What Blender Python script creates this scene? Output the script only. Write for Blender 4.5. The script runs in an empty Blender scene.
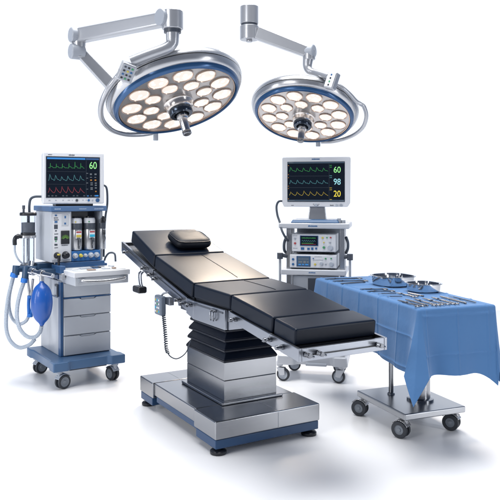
import bpy, bmesh, math, random
from mathutils import Vector, Matrix
random.seed(4)
PI = math.pi; R = math.radians
sc = bpy.context.scene
C = sc.collection

# ------------------------------------------------------------------ materials
def mat(name, col, rough=.4, metal=0, spec=.5, noise=0, nscale=40, stretch=None, bump=0, coat=0, trans=0,
        emit=None, estr=0, ior=1.45, rvar=0, alpha=1):
    m = bpy.data.materials.new(name); m.use_nodes = True
    nt = m.node_tree; b = nt.nodes['Principled BSDF']
    b.inputs['Base Color'].default_value = (*col, 1)
    b.inputs['Roughness'].default_value = rough
    b.inputs['Metallic'].default_value = metal
    b.inputs['Specular IOR Level'].default_value = spec
    b.inputs['Coat Weight'].default_value = coat
    b.inputs['Transmission Weight'].default_value = trans
    b.inputs['IOR'].default_value = ior
    b.inputs['Alpha'].default_value = alpha
    if emit:
        b.inputs['Emission Color'].default_value = (*emit, 1)
        b.inputs['Emission Strength'].default_value = estr
    if noise or bump or rvar:
        tc = nt.nodes.new('ShaderNodeTexCoord'); mp = nt.nodes.new('ShaderNodeMapping')
        nt.links.new(tc.outputs['Object'], mp.inputs[0])
        if stretch: mp.inputs['Scale'].default_value = stretch
        n = nt.nodes.new('ShaderNodeTexNoise'); n.inputs['Scale'].default_value = nscale
        n.inputs['Detail'].default_value = 5; n.inputs['Roughness'].default_value = .6
        nt.links.new(mp.outputs[0], n.inputs['Vector'])
        if noise:
            mx = nt.nodes.new('ShaderNodeMix'); mx.data_type = 'RGBA'
            lo = [c * (1 - noise) for c in col]; hi = [min(1, c * (1 + noise)) for c in col]
            mx.inputs[6].default_value = (*lo, 1); mx.inputs[7].default_value = (*hi, 1)
            nt.links.new(n.outputs['Fac'], mx.inputs[0]); nt.links.new(mx.outputs[2], b.inputs['Base Color'])
        if rvar:
            mr = nt.nodes.new('ShaderNodeMapRange')
            mr.inputs[1].default_value = .3; mr.inputs[2].default_value = .7
            mr.inputs[3].default_value = max(.02, rough - rvar); mr.inputs[4].default_value = rough + rvar
            nt.links.new(n.outputs['Fac'], mr.inputs[0]); nt.links.new(mr.outputs[0], b.inputs['Roughness'])
        if bump:
            bp = nt.nodes.new('ShaderNodeBump'); bp.inputs['Strength'].default_value = bump
            bp.inputs['Distance'].default_value = .002
            nt.links.new(n.outputs['Fac'], bp.inputs['Height']); nt.links.new(bp.outputs[0], b.inputs['Normal'])
    return m

STEEL = mat('brushed_steel', (.31, .32, .34), .24, 1, noise=.09, nscale=5, stretch=(1, 1, 90))
STEELTOP = mat('polished_steel', (.36, .375, .40), .3, 1, noise=.02, nscale=3)
RAILM = mat('rail_aluminium', (.31, .33, .37), .3, 1, noise=.02, nscale=5)
CHROME = mat('chrome', (.62, .63, .65), .1, 1)
DARKCHROME = mat('instrument_steel', (.20, .21, .23), .22, 1)
SILVER = mat('silver_paint', (.46, .47, .49), .25, .75, noise=.02, nscale=12)
ARMP = mat('arm_paint', (.42, .435, .465), .28, .5, noise=.03, nscale=10)
WHITE = mat('white_plastic', (.62, .64, .68), .35, noise=.02, nscale=15)
PANEL = mat('light_grey_enamel', (.46, .49, .535), .33, noise=.03, nscale=8, rvar=.05)
GREY = mat('mid_grey_enamel', (.33, .36, .41), .35, noise=.04, nscale=10)
BLUE = mat('blue_trim', (.026, .085, .21), .32, noise=.06, nscale=12, coat=.2)
PLATBLUE = mat('platform_blue', (.055, .12, .235), .36, noise=.06, nscale=10)
RINGBLUE = mat('ring_blue', (.028, .085, .2), .22, .35)
LEATHER = mat('black_leather', (.003, .007, .017), .35, spec=.24, nscale=11, bump=.2)
BELLOWS = mat('bellows_rubber', (.004, .007, .016), .33, spec=.35)
BLACK = mat('black_plastic', (.012, .014, .019), .35)
DGREY = mat('dark_grey_plastic', (.055, .065, .085), .4)
INSTR = mat('surgical_steel', (.17, .175, .19), .28, 1)
TYRE = mat('tyre_rubber', (.03, .035, .045), .5)
HUBM = mat('wheel_hub', (.40, .44, .50), .35)
WHUB = mat('dark_wheel_hub', (.2, .225, .26), .3)
CABLE = mat('cable_rubber', (.05, .065, .09), .45)
BAG = mat('breathing_bag_rubber', (.008, .08, .36), .38, coat=.3)
SKYBLUE = mat('blue_silicone', (.02, .16, .55), .35)
HOSE = mat('hose_plastic', (.48, .55, .64), .25, trans=.25, spec=.5, alpha=1)
GLASS = mat('clear_acrylic', (.93, .96, 1), .03, trans=1, ior=1.1)
LIQ = mat('absorber_granules', (.10, .11, .13), .6, noise=.4, nscale=60)
PLATE = mat('reflector_plate', (.47, .455, .45), .3, .7, noise=.05, nscale=20)
GOLD = mat('warm_metal_rim', (.60, .45, .36), .3, .8)
HUBW = mat('warm_white_hub', (.60, .57, .55), .2, .85)
SCREEN = mat('screen_glass', (.004, .006, .01), .12, emit=(.01, .016, .03), estr=.3)
def em(name, col, s=1.0): return mat(name, (.02, .02, .02), .4, emit=col, estr=s)
EG = em('trace_green', (.05, .55, .12), .6); ET = em('trace_teal', (.13, .5, .55), .6); ER = em('trace_red', (.62, .06, .09), .6)
EY = em('trace_yellow', (.85, .62, .04), .6); EDG = em('digit_green', (.33, .9, .30), 1); EDC = em('digit_cyan', (.35, .78, .88), 1)
EDY = em('digit_yellow', (.92, .75, .06), 1); EB = em('screen_blue', (.02, .26, .75), .9); EO = em('screen_orange', (.8, .33, .03), .5)
EW = em('screen_grey', (.3, .36, .43), .4); EDIM = em('screen_dim', (.08, .11, .15), .6)
INK = mat('ink', (.05, .06, .08), .5); INKB = mat('ink_blue', (.025, .11, .28), .4); INKR = mat('ink_red', (.36, .05, .06), .5)
INKY = mat('ink_yellow', (.55, .46, .08), .5); INKC = mat('ink_cyan', (.03, .42, .62), .5); INKG = mat('ink_green', (.05, .28, .12), .5)
LABEL = mat('label_paper', (.72, .74, .78), .5)

def cloth_mat():
    m = mat('blue_drape_cloth', (.064, .164, .35), .75, spec=.25)
    nt = m.node_tree; b = nt.nodes['Principled BSDF']
    tc = nt.nodes.new('ShaderNodeTexCoord')
    n1 = nt.nodes.new('ShaderNodeTexNoise'); n1.inputs['Scale'].default_value = 7; n1.inputs['Detail'].default_value = 4
    n2 = nt.nodes.new('ShaderNodeTexNoise'); n2.inputs['Scale'].default_value = 400; n2.inputs['Detail'].default_value = 2
    for n in (n1, n2): nt.links.new(tc.outputs['Object'], n.inputs['Vector'])
    b1 = nt.nodes.new('ShaderNodeBump'); b1.inputs['Strength'].default_value = .6; b1.inputs['Distance'].default_value = .012
    b2 = nt.nodes.new('ShaderNodeBump'); b2.inputs['Strength'].default_value = .15; b2.inputs['Distance'].default_value = .001
    nt.links.new(n1.outputs['Fac'], b1.inputs['Height']); nt.links.new(n2.outputs['Fac'], b2.inputs['Height'])
    nt.links.new(b1.outputs[0], b2.inputs['Normal']); nt.links.new(b2.outputs[0], b.inputs['Normal'])
    b.inputs['Sheen Weight'].default_value = .15
    return m
CLOTH = cloth_mat()

def lens_mat():
    m = bpy.data.materials.new('led_lens'); m.use_nodes = True
    nt = m.node_tree; b = nt.nodes['Principled BSDF']
    tc = nt.nodes.new('ShaderNodeTexCoord')
    v = nt.nodes.new('ShaderNodeTexVoronoi'); v.inputs['Scale'].default_value = 30
    nt.links.new(tc.outputs['Object'], v.inputs['Vector'])
    r = nt.nodes.new('ShaderNodeValToRGB')
    r.color_ramp.elements[0].position = .16; r.color_ramp.elements[0].color = (1, .965, .92, 1)
    r.color_ramp.elements[1].position = .44; r.color_ramp.elements[1].color = (.42, .385, .355, 1)
    nt.links.new(v.outputs['Distance'], r.inputs[0])
    nt.links.new(r.outputs[0], b.inputs['Emission Color']); b.inputs['Emission Strength'].default_value = LENS_E
    b.inputs['Base Color'].default_value = (.08, .07, .06, 1); b.inputs['Roughness'].default_value = .15
    return m
HANDLE = mat('handle_steel', (.55, .56, .58), .24, 1)
LENS_E = 2.2
LENS = lens_mat()

# ------------------------------------------------------------------ mesh helpers
class MB:
    def __init__(s): s.bm = bmesh.new()
    def poly(s, verts, faces, M=None):
        vs = [s.bm.verts.new((M @ Vector(v)) if M else v) for v in verts]
        for f in faces:
            try: s.bm.faces.new([vs[i] for i in f])
            except ValueError: pass
        return s
    def hexa(s, b, t):  # bottom loop (ccw seen from top), top loop
        n = len(b)
        f = [list(range(n))[::-1], list(range(n, 2 * n))] + [[i, (i + 1) % n, n + (i + 1) % n, n + i] for i in range(n)]
        return s.poly(list(b) + list(t), f)
    def box(s, x0, x1, y0, y1, z0, z1, M=None):
        b = [(x0, y0, z0), (x1, y0, z0), (x1, y1, z0), (x0, y1, z0)]; t = [(x, y, z1) for x, y, _ in b]
        f = [[3, 2, 1, 0], [4, 5, 6, 7]] + [[i, (i + 1) % 4, 4 + (i + 1) % 4, 4 + i] for i in range(4)]
        return s.poly(b + t, f, M)
    def frustum(s, cx, cy, z0, z1, w0, l0, w1, l1):
        q = lambda w, l, z: [(cx - w / 2, cy - l / 2, z), (cx + w / 2, cy - l / 2, z), (cx + w / 2, cy + l / 2, z), (cx - w / 2, cy + l / 2, z)]
        return s.hexa(q(w0, l0, z0), q(w1, l1, z1))
    def lathe(s, prof, n=32, M=None, close=True):
        M = M or Matrix()
        rings = []
        for r, z in prof:
            if r < 1e-6: rings.append([s.bm.verts.new(M @ Vector((0, 0, z)))])
            else: rings.append([s.bm.verts.new(M @ Vector((r * math.cos(2 * PI * k / n), r * math.sin(2 * PI * k / n), z))) for k in range(n)])
        for a, b in zip(rings, rings[1:]):
            for k in range(n):
                k2 = (k + 1) % n
                if len(a) == 1 and len(b) == 1: continue
                if len(a) == 1: f = [a[0], b[k2], b[k]]
                elif len(b) == 1: f = [a[k], a[k2], b[0]]
                else: f = [a[k], a[k2], b[k2], b[k]]
                s.bm.faces.new(f)
        return s
    def cyl(s, p, q, r, n=24, r2=None):
        p = Vector(p); q = Vector(q); d = q - p; L = d.length
        M = Matrix.Translation(p) @ d.to_track_quat('Z', 'Y').to_matrix().to_4x4()
        r2 = r if r2 is None else r2
        return s.lathe([(0, 0), (r, 0), (r2, L), (0, L)], n, M)
    def tube(s, pts, r, n=12, smooth=6, rib=0, caps=True):
        P = [Vector(p) for p in pts]
        if smooth and len(P) > 2:
            Q = []
            ext = [P[0] * 2 - P[1]] + P + [P[-1] * 2 - P[-2]]
            for i in range(1, len(ext) - 2):
                a, b, c, d = ext[i - 1:i + 3]
                for k in range(smooth):
                    t = k / smooth
                    Q.append(.5 * ((2 * b) + (c - a) * t + (2 * a - 5 * b + 4 * c - d) * t * t + (3 * b - a - 3 * c + d) * t ** 3))
            Q.append(P[-1]); P = Q
        if rib:
            tot = 0; segs = []
            for a, b in zip(P, P[1:]): segs.append((tot, a, b)); tot += (b - a).length
            N = int(tot / rib) * 2; Q = []
            j = 0
            for k in range(N + 1):
                t = tot * k / N
                while j < len(segs) - 1 and t > segs[j + 1][0]: j += 1
                t0, a, b = segs[j]; Q.append(a + (b - a) * ((t - t0) / max(1e-9, (b - a).length)))
            P = Q
        T = [(P[min(i + 1, len(P) - 1)] - P[max(i - 1, 0)]).normalized() for i in range(len(P))]
        u = T[0].orthogonal().normalized(); rings = []
        for i, p in enumerate(P):
            u = (u - T[i] * u.dot(T[i])).normalized(); v = T[i].cross(u)
            rr = r(i / (len(P) - 1)) if callable(r) else r * (1 if not rib or i % 2 else .86)
            rings.append([s.bm.verts.new(p + (u * math.cos(2 * PI * k / n) + v * math.sin(2 * PI * k / n)) * rr) for k in range(n)])
        for a, b in zip(rings, rings[1:]):
            for k in range(n): s.bm.faces.new([a[k], a[(k + 1) % n], b[(k + 1) % n], b[k]])
        if caps: s.bm.faces.new(rings[0][::-1]); s.bm.faces.new(rings[-1])
        return s
    def obj(s, name, m, parent=None, bevel=0, seg=2, smooth=True, label=None):
        bmesh.ops.recalc_face_normals(s.bm, faces=s.bm.faces)
        me = bpy.data.meshes.new(name); s.bm.to_mesh(me); s.bm.free()
        me.materials.append(m)
        if smooth:
            for p in me.polygons: p.use_smooth = True
            me.set_sharp_from_angle(angle=R(38))
        o = bpy.data.objects.new(name, me); C.objects.link(o)
        if parent: o.parent = parent
        if bevel:
            b = o.modifiers.new('bevel', 'BEVEL'); b.width = bevel; b.segments = seg; b.limit_method = 'ANGLE'; b.angle_limit = R(35)
            b.harden_normals = True
        if label: o['label'] = label
        return o

def tag(o, label, cat, group=None):
    o['label'] = label; o['category'] = cat
    if group: o['group'] = group
    return o
def thing(name, label, cat, loc=(0, 0, 0), yaw=0, group=None):
    o = bpy.data.objects.new(name, None); C.objects.link(o); o.empty_display_size = .1
    o.location = loc; o.rotation_euler = (0, 0, R(yaw))
    return tag(o, label, cat, group)
def structure(o): o['kind'] = 'structure'; return o
def text(s, size, loc, m, parent, name='lettering', rot=(PI / 2, 0, 0), bold=.0, sx=1):
    cu = bpy.data.curves.new(name, 'FONT'); cu.body = s; cu.size = size; cu.extrude = .0006; cu.offset = bold * size
    t = bpy.data.objects.new('tmp', cu); C.objects.link(t)
    dg = bpy.context.evaluated_depsgraph_get(); dg.update()
    me = bpy.data.meshes.new_from_object(t.evaluated_get(dg)); bpy.data.objects.remove(t)
    me.materials.clear(); me.materials.append(m)
    o = bpy.data.objects.new(name, me); C.objects.link(o); o.parent = parent
    o.location = loc; o.rotation_euler = rot; o.scale = (sx, 1, 1)
    return o
def copy_tree(o, parent=None):
    c = o.copy(); C.objects.link(c); c.parent = parent
    for ch in list(o.children): copy_tree(ch, c)
    return c

# pixel measurement of the photo -> a point at depth Y
F, HZ, CZ = 703.4, 191.93, 1.55
def at(u, v, Y): return Vector(((u - 250) / F * Y, Y, CZ - (v - HZ) / F * Y))

# ------------------------------------------------------------------ floor
b = MB(); b.box(-7.5, 7.5, -4, 9.2, -.02, 0)
fl = b.obj('floor', mat('white_studio_floor', (.86, .865, .88), .32, spec=.35, noise=.01, nscale=2), smooth=False); structure(fl)

# ------------------------------------------------------------------ casters
def caster(parent, x, y, r=.062, rot=0, m=HUBM, fork=HUBM, top=.17, single=False, tw=.022, hubr=.62):
    e = MB()
    off = .035 if not single else .03
    M = Matrix.Translation((x, y, 0)) @ Matrix.Rotation(rot, 4, 'Z')
    e.lathe([(0, r * 2 + .012), (r * .5, r * 2 + .012), (r * .5, top), (0, top)], 20, M)
    e.lathe([(0, r * 1.75), (.014, r * 1.75), (.014, r * 2 + .02), (0, r * 2 + .02)], 12, M)
    w = .011 if not single else .02
    # fork arms swept back to the axle
    for sy in ((-1, 1) if single else (0,)):
        y0 = sy * w
        pts = [(-.4 * r, y0 - .006, r * 2.02), (.6 * r + off * .4, y0 - .006, r * 2.02), (off + .4 * r, y0 - .006, r), (off - .35 * r, y0 - .006, r * .86)]
        e.hexa([M @ Vector(p) for p in pts], [M @ Vector((p[0], p[1] + .012, p[2])) for p in pts])
    if not single:   # hood over the twin wheels
        N = 10; a = [R(35 + 120 * k / N) for k in range(N + 1)]
        lo = [(off + math.cos(q) * r * 1.17, math.sin(q) * r * 1.15 + r) for q in a]; li = [(off + math.cos(q) * r * 1.05, math.sin(q) * r * 1.05 + r) for q in a]
        for (p0, p1, p2, p3) in zip(lo, lo[1:], li[1:], li):
            e.hexa([M @ Vector((x_, -.031, z_)) for x_, z_ in (p0, p1, p2, p3)], [M @ Vector((x_, .031, z_)) for x_, z_ in (p0, p1, p2, p3)])
    f = e.obj('caster', fork, parent, bevel=.003)
    t = MB(); h = MB()
    offs = (-.021, .021) if not single else (0,)
    for o_ in offs:
        Mw = M @ Matrix.Translation((off, o_, r + .0)) @ Matrix.Rotation(PI / 2, 4, 'X')
        q = tw / 2
        t.lathe([(r * hubr, -q), (r * .93, -q), (r, -q * .5), (r, q * .5), (r * .93, q), (r * hubr, q), (r * hubr, -q)], 28, Mw)
        h.lathe([(0, -q * 1.15), (r * .2, -q * 1.15), (r * .26, -q * .6), (r * hubr * .8, -q * .5), (r * hubr, -q * .9), (r * hubr, q * .9), (r * hubr * .8, q * .5), (r * .26, q * .6), (r * .2, q * 1.15), (0, q * 1.15)], 24, Mw)
    t.obj('tyre', TYRE, f); h.obj('hub', m if single else WHUB, f)
    return f

# ------------------------------------------------------------------ OPERATING TABLE
OT = thing('operating_table', 'black cushioned operating table with steel rails on a heavy stainless steel base', 'operating table', (-.181, 4.81, 0), 29.94)
def base_mb():
    hx, hy = .3725, .6045
    b = MB()
    b.box(-hx, hx, -hy, -.31, .098, .207)      # foot-end block
    b.box(-hx + .012, hx - .012, -.3095, .36, .118, .2065)  # recessed middle
    b.box(-hx, hx, .3605, hy, .098, .207)      # head-end block
    return b
base_mb().obj('base_cover', STEEL, OT, bevel=.008, seg=3)
b = MB(); b.box(-.3675, .3675, -.598, -.33, .042, .097); b.box(-.352, .352, -.329, .34, .075, .117); b.box(-.3675, .3675, .38, .598, .042, .097)
b.obj('base_skirt', mat('skirt_blue', (.014, .055, .14), .35, noise=.05), OT, bevel=.006)
b = MB(); b.box(-.30, .30, -.5, .5, .05, .1)
b.obj('base_underside', BLACK, OT)
# seams on top and front
b = MB(); b.box(.06, .0625, -.6058, -.6035, .102, .2); b.box(.06, .0625, -.6, -.37, .2062, .2078)
b.box(-.16, -.158, .31, .59, .2062, .2078)
b.obj('panel_seam', GREY, OT)
for sx, sy in ((-1, -1), (1, -1), (-1, 1), (1, 1)):
    b = MB(); M = Matrix.Translation((sx * .325, sy * .55, 0))
    b.lathe([(0, 0), (.046, 0), (.05, .006), (.05, .018), (.042, .026), (.02, .03), (.02, .06), (0, .06)], 32, M)
    b.obj('levelling_foot', BLACK, OT)
b = MB(); b.box(-.195, .255, -.355, .265, .207, .226); b.obj('pedestal_flange', STEEL, OT, bevel=.006)
b = MB(); b.box(-.165, .222, -.325, .235, .226, .352); b.box(-.163, .220, -.323, .233, .352, .356); b.box(-.165, .222, -.325, .235, .356, .468)
b.obj('pedestal', STEEL, OT, bevel=.004)
b = MB(); z = .468; w, l = .385, .56
for k in range(4):
    hgt = .062
    b.frustum(.028, -.045, z, z + .016, w + .012, l + .012, w + .016, l + .016)
    b.frustum(.028, -.045, z + .016, z + hgt, w + .014, l + .014, w - .05, l - .05)
    z += hgt; w -= .014; l -= .014
b.frustum(.028, -.045, z, z + .05, w - .06, l - .06, w - .06, l - .06)
b.obj('bellows_cover', BELLOWS, OT, bevel=.005, seg=2)
# sub frame under the seat
b = MB(); b.box(-.24, .24, -.40, .18, .745, .80); b.obj('seat_carrier', DGREY, OT, bevel=.004)

# cushions: (s towards foot, z of top, width)
prof = [(-1.037, 1.247, .55), (-.522, 1.089, .578), (.141, .959, .590), (.616, .944, .557), (1.07, .880, .527), (1.292, .853, .530)]
CT = [.098, .098, .092, .092, .09]
names = ['head_cushion', 'back_cushion', 'seat_cushion', 'leg_cushion', 'foot_cushion']
def cushion(k):
    (s0, z0, w0), (s1, z1, w1) = prof[k], prof[k + 1]
    g = .0075
    d = Vector((0, -(s1 - s0), z1 - z0)).normalized(); nrm = Vector((0, -d.z, d.y)) * (-1)
    if nrm.z < 0: nrm = -nrm
    A = Vector((0, -s0, z0)) + d * g; B = Vector((0, -s1, z1)) - d * g
    t = CT[k]; b = MB(); nx, ny = 14, 14
    grid = []
    for j in range(ny + 1):
        row = []
        for i in range(nx + 1):
            u = i / nx * 2 - 1; v = j / ny
            w = w0 + (w1 - w0) * v
            vv = v * 2 - 1
            puff = .004 * (1 - u ** 4) * (1 - vv ** 4)
            row.append(A.lerp(B, v) + Vector((u * w / 2, 0, 0)) + nrm * (puff))
        grid.append(row)
    tv = [[b.bm.verts.new(p) for p in r] for r in grid]
    bv = [[b.bm.verts.new(A.lerp(B, j / ny) + Vector(((i / nx * 2 - 1) * (w0 + (w1 - w0) * j / ny) / 2, 0, 0)) - nrm * t) for i in range(nx + 1)] for j in range(ny + 1)]
    for j in range(ny):
        for i in range(nx):
            b.bm.faces.new([tv[j][i], tv[j][i + 1], tv[j + 1][i + 1], tv[j + 1][i]])
            b.bm.faces.new([bv[j][i], bv[j + 1][i], bv[j + 1][i + 1], bv[j][i + 1]])
    for i in range(nx):
        b.bm.faces.new([tv[0][i], bv[0][i], bv[0][i + 1], tv[0][i + 1]]); b.bm.faces.new([tv[ny][i], tv[ny][i + 1], bv[ny][i + 1], bv[ny][i]])
    for j in range(ny):
        b.bm.faces.new([tv[j][0], tv[j + 1][0], bv[j + 1][0], bv[j][0]]); b.bm.faces.new([tv[j][nx], bv[j][nx], bv[j + 1][nx], tv[j + 1][nx]])
    o = b.obj(names[k], LEATHER, OT, bevel=.013, seg=4)
    # welted seam round the top edge and down the middle
    p = MB(); h = 1.0
    if k in (0, 1, 2):
        ux = .06
        p.tube([A.lerp(B, v) + Vector((ux, 0, 0)) + nrm * (.0042 * (1 - (2 * v - 1) ** 4) + .0005) for v in [q / 14 for q in range(1, 14)]], .0022, 6, 0)
        p.obj('seam', LEATHER, o)
    # black board under the cushion
    q = MB(); e = .012
    lo = [A + Vector((-w0 / 2 + .02, 0, 0)) - nrm * (t + .018), A + Vector((w0 / 2 - .02, 0, 0)) - nrm * (t + .018),
          B + Vector((w1 / 2 - .02, 0, 0)) - nrm * (t + .018), B + Vector((-w1 / 2 + .02, 0, 0)) - nrm * (t + .018)]
    q.hexa(lo, [v + nrm * .017 for v in lo]); q.obj('cushion_board', BLACK, OT)
    return o
for k in range(5): cushion(k)

# side frames; a plate following the profile below the cushions
def plate(b, side, pts, h, x=.300, th=.02):
    # pts: list of (y, ztop); h: heights
    for (y0, z0, h0), (y1, z1, h1) in zip(pts, pts[1:]):
        xs = (side * x, side * (x - th)); xa, xb = min(xs), max(xs)
        lo = [(xa, y0, z0 - h0), (xb, y0, z0 - h0), (xb, y1, z1 - h1), (xa, y1, z1 - h1)]
        hi = [(xa, y0, z0), (xb, y0, z0), (xb, y1, z1), (xa, y1, z1)]
        b.hexa(lo, hi)
for sd in (-1, 1):
    b = MB(); plate(b, sd, [(1.20, 1.148, .078), (.53, .985, .078)], 0, .302)
    fr = b.obj('head_rail', RAILM, OT, bevel=.003)
    c = MB(); plate(c, sd, [(1.16, 1.115, .012), (.62, .984, .012)], 0, .309, .006); c.obj('accessory_rail', STEELTOP, fr, bevel=.002)
    b = MB(); plate(b, sd, [(.515, .98, .076), (-.05, .858, .085)], 0, .302); fr = b.obj('back_rail', RAILM, OT, bevel=.003)
    c = MB(); plate(c, sd, [(.46, .945, .012), (.02, .85, .012)], 0, .310, .007); c.obj('accessory_rail', STEELTOP, fr, bevel=.002)
    b = MB(); plate(b, sd, [(-.052, .856, .1), (-.16, .850, .118), (-.59, .852, .118)], 0, .304, .02)
    fr = b.obj('seat_rail', RAILM, OT, bevel=.003)
    c = MB(); plate(c, sd, [(-.09, .838, .010), (-.57, .838, .010)], 0, .307, .003); c.obj('trim_line', DGREY, fr)
    b = MB(); plate(b, sd, [(-.615, .848, .052), (-1.07, .795, .06), (-1.345, .767, .068)], 0, .287, .02)
    fr = b.obj('leg_rail', RAILM, OT, bevel=.003)
b = MB(); b.box(-.2835, .2835, -.612, -.592, .736, .85); b.box(-.27, .27, -.05, -.03, .76, .84); b.obj('seat_crossbar', RAILM, OT, bevel=.003)
b = MB(); b.box(-.2665, .2665, -1.345, -1.325, .700, .7665); fe = b.obj('foot_end_bar', RAILM, OT, bevel=.003)
b = MB(); b.box(-.2, .255, -1.351, -1.3455, .728, .734); b.obj('slot', BLACK, fe)
b = MB(); b.box(-.2815, .2815, 1.175, 1.198, 1.07, 1.142); b.obj('head_end_bar', RAILM, OT, bevel=.003)
b = MB()
for (y0, z0), (y1, z1) in (((1.16, 1.085), (.535, .935)), ((.51, .93), (-.03, .80)), ((-.65, .775), (-1.31, .70))):
    b = MB(); b.hexa([(-.26, y0, z0), (.26, y0, z0), (.26, y1, z1), (-.26, y1, z1)], [(-.26, y0, z0 + .03), (.26, y0, z0 + .03), (.26, y1, z1 + .03), (-.26, y1, z1 + .03)]); b.obj('under_tray', DGREY, OT)

# knobs, clamps
def knob(x, y, z, sx=-1, r=.014, big=False, ax='x'):
    b = MB()
    d = Vector((sx, 0, 0)) if ax == 'x' else Vector((0, -1, 0)); p = Vector((x, y, z))
    b.cyl(p, p + d * .012, r * 1.1, 16); b.cyl(p + d * .012, p + d * .026, r * .55, 12); b.cyl(p + d * .026, p + d * .044, r, 12, r * .9)
    if big:
        e = Vector((0, .03, -.012)) if ax == 'x' else Vector((.03, 0, -.01))
        b.tube([p + d * .03 - e, p + d * .034, p + d * .03 + e], .006, 8, 3)
    return b.obj('clamp_knob', DARKCHROME, OT, bevel=.001)
for y, z, bg in ((1.05, 1.075, 0), (.66, .985, 1), (.53, .95, 1), (.44, .93, 1), (.05, .83, 1), (-.03, .815, 0), (-.13, .82, 1), (-.70, .815, 1), (-1.08, .768, 1), (-1.20, .75, 0)):
    knob(-.303 if y > -.6 else -.288, y, z, -1, .013, bg)
    if y in (.66, .05, -.13, -1.08): knob(.303 if y > -.6 else .288, y, z, 1, .013, bg)
for x, bg in ((-.245, 1), (-.17, 1), (.215, 1)): knob(x, -1.346, .736, -1, .013, bg, 'y')
# latch on seat plate
b = MB()
for yy in (-.44, -.475):
    b.tube([(-.309, yy, .83), (-.322, yy, .82), (-.322, yy, .785), (-.312, yy + .012, .77)], .0045, 8, 4)
b.box(-.314, -.304, -.492, -.425, .825, .84)
b.obj('latch', DARKCHROME, OT)
# bent bracket + black pad below the head section
b = MB()
for dy in (-.018, .03): b.tube([(-.315, .70 + dy, .955), (-.335, .70 + dy, .93), (-.335, .69 + dy, .87), (-.33, .68 + dy, .845)], .007, 8, 4)
pb = b.obj('pad_bracket', RAILM, OT)
b = MB(); b.box(-.375, -.305, .63, .76, .800, .850); b.obj('bracket_pad', BLACK, OT, bevel=.014, seg=4)

# pillow on the head section
z_at = lambda y: 1.247 + (1.037 - y) * (1.089 - 1.247) / .515
HP = MB(); N = 22
Mh = Matrix.Translation((.058, .675, z_at(.675) + .046)) @ Matrix.Rotation(math.atan2(.158, .515), 4, 'X') @ Matrix.Rotation(R(0), 4, 'Z')
for sg in (1,):
    rings = []
    for j in range(-8, 9):
        ph = j / 8 * PI / 2
        rr = math.cos(ph) ** .35 if abs(j) < 8 else 0
        zz = math.sin(ph); ring = []
        for k in range(40):
            a = 2 * PI * k / 40; ca, sa = math.cos(a), math.sin(a)
            ex = .42
            px = math.copysign(abs(ca) ** ex, ca) * .148 * rr; py = math.copysign(abs(sa) ** ex, sa) * .130 * rr
            pz = zz * .042
            ring.append(HP.bm.verts.new(Mh @ Vector((px, py, pz))))
        rings.append(ring)
    for a_, b_ in zip(rings, rings[1:]):
        for k in range(40): HP.bm.faces.new([a_[k], a_[(k + 1) % 40], b_[(k + 1) % 40], b_[k]])
bmesh.ops.remove_doubles(HP.bm, verts=HP.bm.verts, dist=1e-5)
pil = thing('head_pillow', 'small black padded pillow lying on the head end of the operating table', 'pillow', OT.location.copy(), 29.94)
MATTE = mat('matte_black_vinyl', (.006, .008, .013), .5, spec=.3)
po = HP.obj('pillow_pad', MATTE, pil)
b = MB(); sp = []
for k in range(41):
    a = 2 * PI * k / 40; ca, sa = math.cos(a), math.sin(a)
    sp.append(Mh @ Vector((math.copysign(abs(ca) ** .42, ca) * .141, math.copysign(abs(sa) ** .42, sa) * .123, .0265)))
b.tube(sp, .0028, 6, 0, caps=False); b.obj('piping', LEATHER, po)

# hand control hanging from the rail
HC = thing('hand_control', 'grey handheld remote with small buttons hanging from the operating table side rail', 'remote control', OT.location.copy(), 29.94)
b = MB(); b.box(-.375, -.335, .205, .325, .700, .835); body = b.obj('remote_body', mat('remote_grey', (.12, .15, .2), .4), HC, bevel=.012, seg=3)
b = MB(); b.box(-.3762, -.3745, .217, .313, .712, .823); b.obj('keypad', mat('keypad_grey', (.18, .215, .27), .4), body)
cols = [INKY, INKC, LABEL, LABEL, INKG, LABEL, INKC, LABEL, LABEL, LABEL]
for k in range(12):
    r_, c_ = divmod(k, 3)
    b = MB(); y = .293 - c_ * .027; z = .805 - r_ * .026
    b.box(-.379, -.376, y - .008, y + .008, z - .006, z + .006); b.obj('button', cols[k % 10], body, bevel=.002)
b = MB(); b.box(-.340, -.306, .14, .21, .78, .83); b.tube([(-.31, .22, .86), (-.34, .24, .85), (-.35, .26, .83)], .007, 8, 3); b.obj('hanger', RAILM, HC, bevel=.003)
# coiled cord
b = MB()
path = [(-.35, .215, .70), (-.345, .21, .63), (-.34, .205, .55), (-.335, .2, .47), (-.315, .18, .425), (-.28, .14, .415), (-.235, .10, .46), (-.2, .09, .55)]
P = [Vector(p) for p in path]; dense = []
ext = [P[0] * 2 - P[1]] + P + [P[-1] * 2 - P[-2]]
for i in range(1, len(ext) - 2):
    a_, b_, c_, d_ = ext[i - 1:i + 3]
    for k in range(30):
        t = k / 30; dense.append(.5 * ((2 * b_) + (c_ - a_) * t + (2 * a_ - 5 * b_ + 4 * c_ - d_) * t * t + (3 * b_ - a_ - 3 * c_ + d_) * t ** 3))
co = []
for i, p in enumerate(dense):
    t = i / len(dense); amp = .011 if t < .5 else .0
    a = i * 1.1; co.append(p + Vector((math.cos(a), math.sin(a), 0)) * amp)
b.tube(co, .0042, 6, 0); b.obj('coiled_cord', CABLE, HC)

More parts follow.
